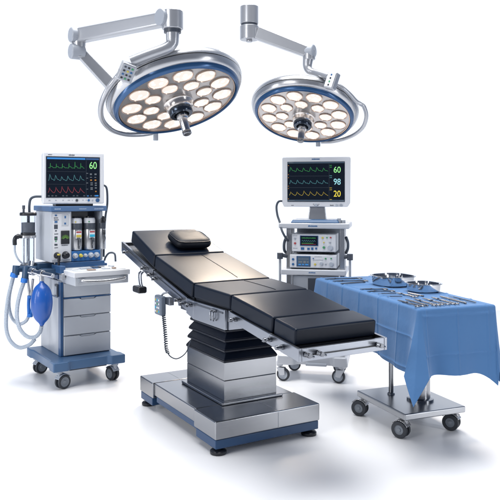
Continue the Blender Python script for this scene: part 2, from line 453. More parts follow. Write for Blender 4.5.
# ------------------------------------------------------------------ SURGICAL LIGHTS
def light(label, c, n, e1, RR, armpts):
    c = Vector(c); n = Vector(n).normalized(); e1 = Vector(e1); e1 = (e1 - n * e1.dot(n)).normalized()
    zl = -n; e2 = -zl.cross(e1)   # e2: the edge nearer the viewer
    M3 = Matrix((e1, e2, zl)).transposed(); W = Matrix.Translation(c) @ M3.to_4x4()
    t = thing('surgical_light', label, 'surgical light', c)
    def L(x, y, z): return (M3 @ Vector((x, y, z)))
    S = RR
    def lo(b, name, m, par, bev=0):   # objects in light-head local frame, world rotation baked in the mesh
        for v in b.bm.verts: v.co = M3 @ v.co
        return b.obj(name, m, par, bevel=bev)
    h = MB()
    h.lathe([(S * .92, .024), (S * 1.0, .022), (S * 1.03, .028), (S * 1.06, .046), (S * 1.075, .066), (S * 1.069, .068), (S * 1.069, .072), (S * 1.082, .074), (S * 1.085, .092), (S * 1.07, .112), (S * 1.01, .130), (S * .6, .15), (0, .155)], 96)
    housing = lo(h, 'housing', SILVER, t)
    g = MB(); g.lathe([(S * 1.0695, .0677), (S * 1.0735, .0677), (S * 1.0735, .0723), (S * 1.0695, .0723)], 96); lo(g, 'groove', BLACK, housing)
    r = MB(); r.lathe([(S * .93, .012), (S * .935, -.004), (S * .95, -.008), (S * .98, -.002), (S * 1.0, .010), (S * 1.005, .024), (S * .95, .026), (S * .93, .02)], 96); lo(r, 'blue_ring', RINGBLUE, t)
    r = MB(); r.lathe([(S * .908, .010), (S * .912, .002), (S * .924, .002), (S * .931, .012)], 96); lo(r, 'inner_rim', GOLD, t)
    p = MB(); p.lathe([(0, .012), (S * .912, .010), (S * .912, .02), (0, .022)], 96); lo(p, 'reflector_plate', PLATE, t)
    spots = [(S * .725, 2 * PI * (k + .4) / 12, .202) for k in range(12)] + [(S * .44, 2 * PI * (k + .1) / 8, .165) for k in range(8)]
    for k, (rr, a, lr) in enumerate(spots):
        lr *= S
        Mx = Matrix.Translation((rr * math.cos(a), rr * math.sin(a), 0)) @ Matrix.Rotation(a, 4, 'Z')
        q = MB(); q.lathe([(lr * .76, .0115), (lr * .80, .004), (lr * .74, .002), (lr * .70, .007)], 28, Mx)
        bz = lo(q, 'lens', GOLD, t)
        q = MB(); q.lathe([(lr * .745, .0075), (lr * .6, .005), (lr * .3, .002), (0, .001)], 28, Mx)
        lo(q, 'led', LENS, bz)
    q = MB(); q.lathe([(S * .235, .012), (S * .235, -.012), (S * .215, -.02), (S * .205, -.05), (S * .18, -.058), (0, -.058)], 48); hub = lo(q, 'hub', HUBW, t)
    q = MB(); q.lathe([(S * .185, -.058), (S * .185, -.085), (S * .17, -.095), (S * .12, -.095), (S * .11, -.07), (0, -.07)], 48); lo(q, 'hub_collar', mat('collar_blue_black', (.05, .065, .09), .2, .8), hub)
    q = MB(); q.lathe([(S * .092, -.07), (S * .09, -.12), (S * .066, -.125), (S * .064, -.225), (S * .056, -.232), (0, -.232)], 32); hd = lo(q, 'handle', HANDLE, hub)
    q = MB(); q.lathe([(S * .067, -.212), (S * .069, -.214), (S * .069, -.232), (S * .055, -.237), (0, -.237)], 32); lo(q, 'handle_tip', DARKCHROME, hd)
    return t, L, M3
def disc(L, S, phi, r, z): return L(S * r * math.cos(R(phi)), S * r * math.sin(R(phi)), z)

def control_box(t, cen, ax, up, w, hgt, dp, face, keys):
    ax = Vector(ax).normalized(); up = Vector(up); up = (up - ax * up.dot(ax)).normalized(); fz = ax.cross(up)
    M = Matrix((ax, up, fz)).transposed().to_4x4(); M.translation = cen
    b = MB(); b.box(-w / 2, w / 2, -hgt / 2, hgt / 2, -dp / 2, dp / 2, M); o = b.obj('control_box', ARMP, t, bevel=.01, seg=3)
    b = MB(); b.box(-w * .4, w * .4, -hgt * .42, hgt * .42, dp / 2, dp / 2 + .003, M); b.obj('keypad', GREY if keys > 6 else LABEL, o, bevel=.001)
    cm = [BLACK, INKG, BLACK, INKB, BLACK, DGREY, BLACK, INKY, INKB, DGREY, BLACK, INKG]
    nc = 3 if keys > 6 else 1; nr = keys // nc
    for k in range(keys):
        i, j = k % nc, k // nc
        x = (i - (nc - 1) / 2) * w * .24; y = (j - (nr - 1) / 2) * hgt * .8 / nr
        b = MB(); b.box(x - w * .065, x + w * .065, y - hgt * .045, y + hgt * .045, dp / 2 + .003, dp / 2 + .006, M); b.obj('key', cm[k % 12], o)
    return o
# --- large light, left
cL = at(178.0, 102.2, 4.5); nL = (.286, -.329, -.900); SL = .412
tL, L, M3 = light('larger surgical light hanging upper left with its control box on a curved white arm', cL, nL, (.953, 0, .303), SL, None)
def rel(u, v, Y, c): return at(u, v, Y) - c
mp = lambda u, v, Y: rel(u, v, Y, cL)
b = MB(); top = mp(172.5, 11, 4.10); bot = mp(172.5, 29.5, 4.10)
b.cyl(bot, top, .062, 40); mount = b.obj('swivel_head', ARMP, tL, bevel=.006, seg=3)
b = MB(); b.cyl(mp(172.5, 33, 4.10), mp(172.5, 29.5, 4.10), .05, 32); b.obj('swivel_collar', DGREY, mount)
b = MB(); b.tube([mp(172.5, 31, 4.10), mp(172.5, 38, 4.10), mp(172, 43.5, 4.10), mp(168, 47.5, 4.09), mp(160, 51, 4.08), mp(146, 56, 4.07), mp(131, 62, 4.06)], lambda t: .040 - .008 * min(1, t * 1.6), 20, 6)
b.obj('drop_arm', ARMP, tL)
# boxy upper arm
def boxarm(t, P, Q, h, wd, name, m=ARMP, slant=.0, bev=.012):
    P = Vector(P); Q = Vector(Q); d = (Q - P).normalized(); up = Vector((0, 0, 1)); sd = d.cross(up).normalized(); up = sd.cross(d)
    b = MB()
    f = lambda p, hh: [p - sd * wd / 2 - up * hh / 2, p + sd * wd / 2 - up * hh / 2, p + sd * wd / 2 + up * hh / 2, p - sd * wd / 2 + up * hh / 2]
    b.hexa(f(P, h[0]), f(Q, h[1])); return b.obj(name, m, t, bevel=bev, seg=3)
boxarm(tL, mp(164, 19.5, 4.12), mp(81, 35.5, 4.60), (.078, .092), .075, 'upper_arm')
b = MB(); q = mp(167.5, 18.5, 4.10); b.cyl(q + Vector((-.045, -.04, 0)), q + Vector((.03, .03, 0)), .049, 32); b.obj('arm_pivot', GREY, tL, bevel=.006, seg=3)
b = MB()
for v0, v1 in ((28, 43), (44.5, 59)): q = mp(77, (v0 + v1) / 2, 4.60); b.cyl(q + Vector((-.040, -.026, 0)), q + Vector((.04, .026, 0)), .050, 32)
b.obj('elbow_joint', GREY, tL, bevel=.012, seg=4)
b = MB(); b.cyl(mp(79, 29, 4.61), mp(79, 58, 4.61), .043, 28); b.obj('elbow_core', ARMP, tL, bevel=.006)
boxarm(tL, mp(80, 52, 4.62), mp(124, 99, 4.68), (.070, .085), .07, 'lower_arm')
bc = mp(126.5, 72, 4.04)
control_box(tL, bc, (.86, .35, -.30), (.38, -.25, .86), .088, .108, .07, None, 12)
b = MB(); pts = []
yk = [(126, 1.10, .10), (140, 1.16, .06), (155, 1.19, .03), (172, 1.19, .01), (190, 1.16, 0), (207, 1.11, 0), (222, 1.05, .005), (233, 1.01, .012)]
pts = [bc + Vector((-.03, 0, .01))] + [disc(L, SL, *q) for q in yk]
b.tube(pts, .0165, 14, 6); b.obj('yoke', ARMP, tL)
b = MB(); q = disc(L, SL, 236, 1.0, 0); b.cyl(q + Vector((0, -.0, -.045)), q + Vector((0, 0, .02)), .017, 16); b.obj('yoke_knob', GREY, tL, bevel=.003)
# bracket joining arm to housing
b = MB(); b.cyl(disc(L, SL, 140, .92, .12), mp(124, 99, 4.68), .05, 24); b.obj('bracket', SILVER, tL, bevel=.004)

# --- smaller looking light, right
YR = 5.9; cR = at(303.6, 117.4, YR); nR = (-.147, -.425, -.893); SR = .418
tR, L, M3 = light('surgical light hanging upper right on a white arm with a slim switch box', cR, nR, (.984, -.157, -.087), SR, None)
mp = lambda u, v, Y: rel(u, v, Y, cR)
b = MB(); b.cyl(mp(249.3, 24, 5.75), mp(249.3, 6.5, 5.75), .074, 40); b.obj('ceiling_mount', ARMP, tR, bevel=.005, seg=3)
b = MB(); b.cyl(mp(249.3, 26, 5.75), mp(249.3, 24, 5.75), .068, 40); b.obj('mount_gap', DGREY, tR)
b = MB(); b.cyl(mp(249.3, 40, 5.75), mp(249.3, 26, 5.75), .076, 40); b.cyl(mp(249.3, 42.2, 5.75), mp(249.3, 40, 5.75), .025, 20); b.obj('swivel_head', ARMP, tR, bevel=.006, seg=3)
boxarm(tR, mp(257, 33, 5.73), mp(307, 52, 5.66), (.105, .085), .085, 'upper_arm')
b = MB(); q = mp(309, 51.5, 5.66); b.cyl(q + Vector((.042, -.022, 0)), q + Vector((-.03, .016, 0)), .054, 32); b.obj('elbow_joint', GREY, tR, bevel=.012, seg=4)
b = MB(); b.cyl(mp(309, 60, 5.66), mp(309, 50, 5.66), .05, 28); b.obj('elbow_core', ARMP, tR, bevel=.006)
b = MB(); b.tube([mp(308, 59, 5.66), mp(307.5, 66, 5.66), mp(309.5, 70.5, 5.64), mp(316, 72.5, 5.60), mp(329, 76.5, 5.48)], lambda t: .042 - .014 * min(1, t * 1.6), 20, 6); b.obj('drop_arm', ARMP, tR)
bc = mp(332, 81, 5.42)
control_box(tR, bc, (.75, -.6, -.25), (.3, 0, .95), .085, .135, .06, None, 4)
b = MB()
yk = [(58, 1.06, .11), (48, 1.10, .09), (37, 1.12, .07), (27, 1.14, .055), (22, 1.19, .05), (18, 1.24, .04), (8, 1.25, .01), (-8, 1.21, 0), (-24, 1.16, 0), (-40, 1.10, 0), (-56, 1.05, .0), (-70, 1.01, .005)]
b.tube([bc + Vector((.02, 0, 0))] + [disc(L, SR, *q) for q in yk], .0165, 14, 5); b.obj('yoke', ARMP, tR)
b = MB(); q = disc(L, SR, -74, 1.0, 0); b.cyl(q + Vector((0, 0, -.035)), q + Vector((0, 0, .02)), .02, 16); b.obj('yoke_knob', GREY, tR, bevel=.003)
b = MB(); b.tube([bc, disc(L, SR, 62, .97, .13)], .035, 16, 0); b.obj('bracket', SILVER, tR)

# ------------------------------------------------------------------ screens
def trace(parent, x0, x1, z, amp, y, m, n=6, seed=0, w=.0013, kind=0):
    rd = random.Random(seed); P = []
    T = (x1 - x0) / n
    for k in range(n):
        b0 = x0 + k * T; j = .72 + .4 * rd.random(); b0 += T * rd.uniform(-.05, .05)
        if kind == 0: sh = [(0, 0), (.12, .04), (.2, 0), (.28, -.06), (.34, 1), (.42, .18), (.52, .30), (.62, .34), (.7, .12), (.85, .0), (.95, .05)]
        elif kind == 1: sh = [(0, 0), (.15, .35), (.24, 1), (.36, .62), (.46, .50), (.56, .30), (.7, .12), (.85, .02), (.93, -.08)]
        else: sh = [(0, 0), (.1, .1), (.24, .95), (.34, .7), (.45, .36), (.6, .18), (.75, .22), (.88, .04)]
        for a, h in sh: P.append((b0 + a * T, z + h * amp * j + rd.uniform(-.02, .02) * amp))
    b = MB(); V = []
    for i, (x, zz) in enumerate(P):
        a = P[max(0, i - 1)]; c = P[min(len(P) - 1, i + 1)]; dx, dz = c[0] - a[0], c[1] - a[1]; l = math.hypot(dx, dz) or 1
        nx, nz = -dz / l * w, dx / l * w
        V.append([(x + nx, zz + nz), (x - nx, zz - nz)])
    fr = [[b.bm.verts.new((x, y, z_)) for x, z_ in q] for q in V]; bk = [[b.bm.verts.new((x, y + .0008, z_)) for x, z_ in q] for q in V]
    for i in range(len(V) - 1):
        b.bm.faces.new([fr[i][0], fr[i][1], fr[i + 1][1], fr[i + 1][0]])
        b.bm.faces.new([fr[i][0], fr[i + 1][0], bk[i + 1][0], bk[i][0]]); b.bm.faces.new([fr[i][1], bk[i][1], bk[i + 1][1], fr[i + 1][1]])
    return b.obj('waveform', m, parent, smooth=False)
def marks(parent, name, items, m, y, d=.001):
    b = MB()
    for x0, x1, z0, z1 in items: b.box(x0, x1, y - d, y, z0, z1)
    return b.obj(name, m, parent, smooth=False)
def scribble(x0, x1, z, h, rd, gap=.25):   # illegible printed characters as tiny blocks
    out = []; x = x0
    while x < x1:
        w = h * rd.uniform(.35, .8); out.append((x, min(x + w, x1), z, z + h * rd.uniform(.7, 1))); x += w + h * gap
    return out

# ------------------------------------------------------------------ ANESTHESIA MACHINE
AX, AY, AYAW = -1.465, 5.89, 34
AM = thing('anesthesia_machine', 'tall light grey anesthesia machine on a blue wheeled platform with blue breathing bag', 'anesthesia machine', (AX, AY, 0), AYAW)
_Ai = (Matrix.Translation((AX, AY, 0)) @ Matrix.Rotation(R(AYAW), 4, 'Z')).inverted()
la = lambda u, v, Y: _Ai @ at(u, v, Y)
b = MB()
pf = [(-.30, -.35), (-.18, -.35), (-.15, -.325), (.15, -.325), (.18, -.35), (.30, -.35), (.30, -.25), (.285, -.22), (.285, .22), (.30, .25), (.30, .35), (-.30, .35), (-.30, .25), (-.285, .22), (-.285, -.22), (-.30, -.25)]
b.hexa([(x, y, .148) for x, y in pf], [(x, y, .222) for x, y in pf]); b.obj('platform', PLATBLUE, AM, bevel=.010, seg=3)
b = MB(); b.box(-.12, .2, -.2, .25, .11, .148); b.obj('platform_underside', DGREY, AM, bevel=.004)
for x, y, rt in ((-.235, -.285, .25), (.235, -.285, 1.8), (-.235, .285, .2), (.235, .285, 0)): caster(AM, x, y, .056, rt, fork=HUBM, top=.15, hubr=.68, tw=.021)
b = MB(); b.box(-.178, .243, -.160, .35, .222, .83); b.obj('cabinet', PANEL, AM, bevel=.006)
b = MB(); b.box(-.181, -.158, -.1665, -.11, .224, .822); b.obj('corner_trim', BLUE, AM, bevel=.003)
for z0, z1 in ((.700, .812), (.548, .686), (.392, .540), (.230, .384)):
    b = MB(); y0 = -.1775
    # front with a shallow finger cut-out at the top
    P = [(-.155, z0), (.243, z0), (.243, z1), (.12, z1), (.10, z1 - .012), (-.01, z1 - .012), (-.03, z1), (-.155, z1)]
    if z0 > .69: P = [(-.155, z0), (.243, z0), (.243, z1), (-.155, z1)]
    b.hexa([(x, y0, z) for x, z in P], [(x, -.1602, z) for x, z in P])
    d = b.obj('drawer', PANEL, AM, bevel=.0035)
    if z0 < .69:
        b = MB(); b.box(-.012, .102, -.172, -.1603, z1 - .0115, z1 + .002); b.obj('finger_recess', GREY, d)
b = MB(); b.box(-.156, .245, -.1775, -.1605, .688, .698); b.obj('blue_strip', BLUE, AM)
b = MB(); b.box(-.1815, -.179, -.09, .33, .688, .698); b.obj('blue_strip', BLUE, AM)
b = MB(); b.box(-.192, -.178, -.12, -.05, .70, .80); b.obj('side_socket', DGREY, AM, bevel=.003)
b = MB(); b.box(-.196, -.192, -.11, -.06, .715, .785); b.obj('side_socket_plate', GREY, AM, bevel=.003)
# work surface
b = MB(); b.box(-.18, .285, -.475, .0, .888, .93); ws = b.obj('work_surface', WHITE, AM, bevel=.007, seg=3)
b = MB(); b.box(-.168, .275, -.462, -.05, .822, .8875); pd = b.obj('pull_out_tray', PANEL, AM, bevel=.006, seg=3)
b = MB(); b.tube([(-.12, -.462, .868), (-.12, -.495, .866), (-.08, -.505, .862), (.05, -.510, .856), (.19, -.505, .862), (.23, -.495, .866), (.23, -.462, .868)], .011, 12, 5); b.obj('handle', SILVER, pd)
b = MB(); b.box(-.145, -.095, -.469, -.462, .850, .884); b.obj('handle_mount', GREY, pd, bevel=.002); b = MB(); b.box(.205, .255, -.469, -.462, .850, .884); b.obj('handle_mount', GREY, pd, bevel=.002)
b = MB(); b.box(-.15, .26, -.44, -.13, .9302, .9325); mt = b.obj('surface_mat', mat('mat_pale', (.5, .53, .56), .4), AM)
rd = random.Random(3)
for k in range(14):
    x = rd.uniform(-.12, .22); y = rd.uniform(-.42, -.17); w = rd.uniform(.012, .035); l = rd.uniform(.01, .03)
    b = MB(); b.box(x - w, x + w, y - l, y + l, .933, .933 + rd.uniform(.003, .012)); b.obj('tray_fitting', rd.choice([LABEL, HUBM, INKB, GREY, DGREY, HUBM, GOLD, SILVER, SILVER]), AM, bevel=.002)
b = MB(); b.box(-.182, .215, -.12, -.03, .9302, .975); b.box(-.182, .245, -.10, .33, .84, .95); b.obj('deck_block', BLUE, AM, bevel=.005)
# upper module (left solid, right open alcove)
b = MB(); b.box(-.236, -.066, -.10, .31, .978, 1.39); um = b.obj('gauge_module', PANEL, AM, bevel=.006)
b = MB(); b.box(-.0655, .21, .06, .31, .978, 1.3895); b.box(.185, .21, -.085, .0595, .978, 1.3895); b.obj('rear_module', GREY, AM, bevel=.004)
b = MB(); b.box(-.0655, .183, .052, .0595, 1.06, 1.385); b.obj('alcove_back', DGREY, AM)
b = MB(); b.box(-.065, .1845, -.10, .05, .978, 1.062); kp = b.obj('knob_panel', mat('panel_blue', (.03, .14, .38), .35), AM, bevel=.003)
for k, x in enumerate((-.035, .012, .052, .1, .15)):
    big = k in (0, 3, 4); b = MB(); r_ = .019 if big else .013; M = Matrix.Translation((x, -.10, 1.024)) @ Matrix.Rotation(PI / 2, 4, 'X')
    b.lathe([(0, 0), (r_ * 1.25, 0), (r_ * 1.2, .004), (r_ * .9, .006), (r_ * .85, .028), (r_ * .7, .031), (0, .031)], 20, M); b.obj('knob', INKY if k == 1 else HUBM, kp)
b = MB(); b.box(-.225, -.078, -.1035, -.1, 1.0, 1.375); fp = b.obj('gauge_panel', WHITE, um, bevel=.0015)
b = MB(); b.box(-.152, -.093, -.107, -.1036, 1.275, 1.365); ip = b.obj('inset_panel', PANEL, um, bevel=.003)
marks(um, 'printed_marks', scribble(-.215, -.18, 1.335, .01, rd) + scribble(-.215, -.175, 1.32, .008, rd) + [(-.213, -.183, 1.25, 1.285), (-.205, -.19, 1.23, 1.24), (-.21, -.185, 1.16, 1.19), (-.21, -.185, 1.115, 1.13)] + scribble(-.21, -.18, 1.205, .01, rd) + scribble(-.21, -.18, 1.095, .008, rd) + scribble(-.15, -.1, 1.112, .008, rd), INK, -.1036)
marks(um, 'printed_marks', [(-.21, -.186, 1.30, 1.315), (-.128, -.115, 1.335, 1.355), (-.13, -.115, 1.285, 1.30), (-.208, -.19, 1.355, 1.366)], INKB, -.1074, .0008)
marks(um, 'indicator', [(-.205, -.192, 1.148, 1.156), (-.205, -.192, 1.17, 1.176)], INKG, -.1055, .001)
b = MB(); b.box(-.158, -.086, -.112, -.1036, 1.125, 1.235); gd = b.obj('gauge_display', BLACK, um, bevel=.006)
b = MB()
for k in range(9):
    a = PI * (.1 + .8 * k / 8); M = Matrix.Translation((-.122, -.1125, 1.165)) @ Matrix.Rotation(-a + PI / 2, 4, 'Y')
    b.box(-.002, .002, -.0008, .0008, .012, .036, M)
b.obj('gauge_needles', em('gauge_green', (.14, .38, .04), .6), gd)
for x, r_ in ((-.19, .022), (-.118, .026)):
    b = MB(); M = Matrix.Translation((x, -.1036, 1.035)) @ Matrix.Rotation(PI / 2, 4, 'X')
    b.lathe([(0, 0), (r_ * 1.2, 0), (r_ * 1.1, .008), (r_, .012), (r_ * .9, .04), (r_ * .7, .045), (0, .045)], 24, M); b.obj('black_knob', BLACK, um)
b = MB(); b.box(-.2, -.18, -.17, -.14, .995, 1.04); b.cyl((-.19, -.15, 1.0), (-.19, -.15, .935), .010, 12); b.obj('flow_valve', BLACK, AM, bevel=.003)
b = MB(); b.cyl((-.19, -.148, 1.04), (-.19, -.148, 1.052), .012, 16); b.obj('yellow_cap', INKY, AM)
# vaporizers
for k, (x, r_, lc) in enumerate(((-.008, .050, INKY), (.108, .050, INKC), (.212, .029, None))):
    y = -.045 if k < 2 else -.07
    M = Matrix.Translation((x, y, 0))
    b = MB(); b.lathe([(0, 1.068), (r_ * .94, 1.068), (r_, 1.076), (r_, 1.235), (r_ * .96, 1.24), (0, 1.24)], 40, M)
    v = b.obj('vaporizer', CHROME if k < 0 else SILVER, AM)
    b = MB(); b.lathe([(0, 1.24), (r_ * 1.0, 1.24), (r_ * 1.02, 1.25), (r_ * 1.02, 1.285), (r_ * .98, 1.29), (0, 1.29)], 40, M); b.obj('collar', DGREY, v)
    b = MB(); b.lathe([(0, 1.29), (r_ * .97, 1.29), (r_ * .97, 1.318), (r_ * .85, 1.333), (0, 1.335)], 40, M); b.obj('dial', WHITE if k < 2 else BLACK, v)
    b = MB(); b.lathe([(0, 1.334), (r_ * .6, 1.334), (r_ * .55, 1.346), (0, 1.348)], 24, M); b.obj('top_cap', BLACK, v)
    if k < 2:
        q = y - r_ - .003
        b = MB(); b.box(x - .02, x + .028, q, q + .01, 1.165, 1.228); b.obj('label_plate', LABEL, v, bevel=.001)
        marks(v, 'label_band', [(x - .017, x + .026, 1.175, 1.196)], lc, q - .0004); marks(v, 'label_band', [(x - .017, x + .026, 1.212, 1.224)], INKR, q - .0004)
        b = MB(); b.box(x - .012, x + .010, q - .018, q + .01, 1.155, 1.172); b.tube([(x + .002, q - .012, 1.17), (x + .008, q - .02, 1.14), (x + .006, q - .014, 1.105)], .006, 10, 4); b.obj('lever', DARKCHROME, v, bevel=.002)
        b = MB(); b.cyl((x - .022, y - r_ * .97, 1.302), (x - .022, y - r_ * 1.03, 1.302), .006, 10); b.obj('pointer', INKY if k == 0 else INKG, v)
        b = MB(); b.box(x + .002, x + .010, q - .003, q + .01, 1.08, 1.16); b.obj('sight_line', DGREY, v)
    else:
        b = MB(); b.cyl((x, y - .03, 1.315), (x, y - .055, 1.315), .012, 14); b.obj('valve_stem', BLACK, v); b = MB(); b.box(x - .012, x + .012, y - .045, y - .025, 1.19, 1.235); b.tube([(x, y - .035, 1.2), (x + .008, y - .045, 1.16), (x, y - .035, 1.12)], .006, 10, 4); b.obj('lever', DARKCHROME, v, bevel=.002)
# blue shelf
b = MB(); b.box(-.246, .232, -.125, .335, 1.391, 1.434); sh = b.obj('top_shelf', mat('shelf_blue', (.05, .12, .26), .33, noise=.04), AM, bevel=.006, seg=3)
marks(sh, 'printed_marks', scribble(-.215, -.165, 1.407, .011, rd) + scribble(-.01, .05, 1.407, .008, rd) + scribble(.12, .2, 1.405, .010, rd), mat('pale_print', (.35, .45, .6), .5), -.1254)
# cable on right side
b = MB(); b.tube([(.20, -.05, 1.60), (.235, -.06, 1.605), (.258, -.06, 1.57), (.262, -.06, 1.45), (.245, -.06, 1.34), (.235, -.06, 1.2), (.23, -.06, 1.08), (.225, -.07, 1.0)], .009, 10, 6); b.obj('side_cable', CABLE, AM)
b = MB(); b.tube([(.228, -.08, .97), (.235, -.09, 1.0), (.255, -.12, 1.035), (.285, -.16, 1.03), (.29, -.17, .965)], .008, 10, 5); b.obj('hooked_tube', CABLE, AM)
# absorber canister
cx, cy = -.352, .13; M = Matrix.Translation((cx, cy, 0))
b = MB(); b.lathe([(0, 1.355), (.066, 1.355), (.068, 1.36), (.068, 1.376), (.062, 1.382), (0, 1.382)], 32, M); cn = b.obj('canister_lid', BLACK, AM)
b = MB(); b.lathe([(.057, 1.215), (.057, 1.355), (.054, 1.355), (.054, 1.215), (.057, 1.215)], 40, M); cg = b.obj('canister', GLASS, AM)
b = MB(); b.lathe([(0, 1.216), (.0535, 1.216), (.0535, 1.298), (0, 1.30)], 32, M); b.obj('granules', LIQ, cg)
b = MB(); b.cyl((cx + .002, cy, 1.3), (cx + .002, cy, 1.355), .012, 12); b.obj('inner_rod', DGREY, cg)
b = MB(); b.lathe([(0, 1.168), (.05, 1.168), (.064, 1.175), (.064, 1.192), (.054, 1.197), (0, 1.2)], 32, M); b.obj('middle_band', SILVER, AM)
b = MB(); b.lathe([(0, 1.197), (.06, 1.198), (.06, 1.215), (0, 1.216)], 32, M); b.obj('canister_seat', BLACK, AM)
b = MB(); b.lathe([(.05, .965), (.05, 1.168), (.047, 1.168), (.047, .965), (.05, .965)], 36, M); lg = b.obj('lower_canister', GLASS, AM)
b = MB(); b.cyl((cx, cy, .965), (cx, cy, 1.168), .013, 14)
for sx in (-.04, .04): b.cyl((cx + sx, cy - .02, .965), (cx + sx, cy - .02, 1.168), .005, 10)
b.obj('inner_rod', SILVER, lg)
b = MB(); b.lathe([(0, .94), (.064, .94), (.066, .948), (.05, .965), (0, .966)], 32, M); b.obj('canister_foot', DGREY, AM)
b = MB(); b.cyl((cx - .04, cy - .01, 1.38), (cx - .04, cy - .01, 1.435), .009, 12); b.cyl((cx - .04, cy - .01, 1.41), (cx - .04, cy - .01, 1.44), .012, 12); b.obj('relief_stub', DGREY, AM)
b = MB(); b.tube([(cx + .01, cy, 1.375), (cx + .01, cy, 1.44), (cx + .02, cy, 1.49), (cx + .05, cy - .01, 1.51), (cx + .10, cy - .03, 1.512)], .010, 12, 6); b.obj('vent_tube', CABLE, AM)
b = MB(); e0 = la(19.5, 236, 5.74); b.tube([la(22, 236.5, 5.76), la(17, 236.5, 5.74), la(14.8, 239.5, 5.73), la(14.8, 245, 5.73)], .017, 14, 5); b.cyl(la(19, 236.5, 5.75), la(17, 236.5, 5.745), .021, 16); b.obj('elbow_connector', BLACK, AM)
b = MB(); b.tube([la(14.8, 244, 5.73), la(15, 252, 5.73), la(18, 259, 5.73), la(23, 264, 5.75), la(27, 266, 5.76)], .008, 10, 6); b.obj('sensor_line', HOSE, AM)
# manifold
b = MB(); b.tube([la(16, 269, 5.66), la(46, 268.5, 5.85)], .026, 16, 0); b.cyl(la(16.5, 265.5, 5.67), la(15.6, 275, 5.66), .029, 18); b.cyl(la(26, 266.5, 5.63), la(25, 279, 5.61), .026, 18); b.tube([la(26, 269, 5.64), la(34, 270, 5.7)], .03, 16, 0)
b.box(-.30, -.17, .02, .16, .905, .965); b.box(-.30, -.17, -.13, -.03, .88, .93)
mf = b.obj('manifold', mat('manifold_blue', (.025, .06, .12), .35), AM, bevel=.003)
b = MB(); b.tube([la(30, 271, 5.60), la(53, 276, 5.46)], .019, 18, 0); b.tube([la(30.5, 271.2, 5.60), la(34, 272, 5.575)], .029, 18, 0); b.tube([la(39.5, 273, 5.54), la(43, 273.8, 5.52)], .030, 18, 0); b.cyl(la(41.5, 273.5, 5.53), la(41.8, 281.5, 5.53), .018, 16)
b.cyl(la(31.5, 262, 5.78), la(30.5, 270, 5.74), .026, 16)
b.obj('silver_manifold_tube', CHROME, AM, bevel=.002)
b = MB(); b.box(-.205, -.075, -.262, -.20, .855, .905) ; pbk = b.obj('port_block', SILVER, AM, bevel=.005)
b = MB()
for x in (-.17, -.12): b.box(x - .007, x + .007, -.265, -.261, .87, .89)
b.obj('port', DGREY, pbk)
b = MB(); b.box(-.21, -.165, -.24, -.03, .90, .96); b.obj('port_bracket', BLUE, AM, bevel=.004)
for p, q, r_ in ((la(14.8, 273, 5.66), la(13.8, 277, 5.66), .031), (la(24.6, 278, 5.61), la(24, 282.5, 5.61), .027)):
    b = MB(); b.cyl(p, q, r_, 18); b.obj('hose_cuff', SKYBLUE, AM, bevel=.002)
H1 = [(13.6, 276, 5.66), (11.5, 284, 5.66), (8.3, 298, 5.66), (6.3, 315, 5.66), (6.5, 330, 5.66), (10.5, 341, 5.65), (19, 347.5, 5.62), (29, 345, 5.6), (35, 339, 5.6)]
H2 = [(24, 282, 5.61), (20.5, 292, 5.6), (17.5, 305, 5.58), (17, 318, 5.56), (20, 329, 5.54), (27, 336.5, 5.52), (35, 337, 5.52), (40, 332, 5.52), (41.5, 326, 5.52)]
H3 = [(13.8, 276, 5.68), (10, 292, 5.7), (9, 306, 5.72), (12, 318, 5.74), (19, 324, 5.74), (26, 321, 5.72), (29, 315, 5.71)]
for Hh in (H1, H2, H3):
    b = MB(); b.tube([la(*q) for q in Hh], .0165 if Hh is not H3 else .014, 12, 8, rib=.010); b.obj('breathing_hose', HOSE, AM)
b = MB(); b.cyl(la(27.5, 278, 5.66), la(29.8, 297, 5.68), .010, 10); b.cyl(la(33, 279, 5.66), la(30.8, 297, 5.68), .010, 10); b.obj('glass_tube', SILVER, AM)
b = MB(); b.tube([la(29, 296, 5.68), la(28.6, 305, 5.68), la(29, 315, 5.68)], .013, 10, 4); b.tube([la(31.6, 296, 5.68), la(31.8, 306, 5.68), la(31.2, 314, 5.68)], .009, 10, 4); b.cyl(la(30.3, 295.5, 5.68), la(30.2, 298, 5.68), .023, 14); b.cyl(la(30, 313.5, 5.68), la(30, 317, 5.68), .022, 14); b.obj('blue_tube', SKYBLUE, AM)
# breathing bag
bt = la(41.8, 281, 5.52); H_ = .345
b = MB(); M = Matrix.Translation(bt)
pr = [(.017, 0), (.018, -.014), (.030, -.024), (.052, -.042), (.069, -.072), (.080, -.115), (.084, -.16), (.082, -.205), (.074, -.25), (.060, -.288), (.040, -.316), (.020, -.332), (.015, -.352), (0, -.353)]
b.lathe([(0, 0)] + pr, 40, M); b.obj('breathing_bag', BAG, AM).modifiers.new('s', 'SUBSURF').render_levels = 1

# ------------------------------------------------------------------ patient monitor 1 (on the anesthesia machine)
PM = thing('patient_monitor', 'grey patient monitor with green, teal and red traces reading 60 on the blue shelf', 'monitor', (AX + .018, AY - .008, 0), AYAW - 7, 'patient monitors'); PM.scale = (.955, 1, 1)
yf = -.105
b = MB()
b.hexa([(-.315, yf, 1.452), (.213, yf, 1.452), (.213, yf + .035, 1.452), (-.315, yf + .035, 1.452)], [(-.312, yf, 1.875), (.211, yf, 1.875), (.211, yf + .035, 1.875), (-.312, yf + .035, 1.875)])
ms = b.obj('bezel', WHITE, PM, bevel=.013, seg=4)
b = MB(); b.hexa([(-.312, yf + .035, 1.458), (.208, yf + .035, 1.458), (.19, yf + .12, 1.49), (-.30, yf + .12, 1.47)], [(-.309, yf + .035, 1.87), (.206, yf + .035, 1.87), (.185, yf + .12, 1.84), (-.30, yf + .12, 1.86)])
b.obj('rear_shell', PANEL, PM, bevel=.01, seg=3)
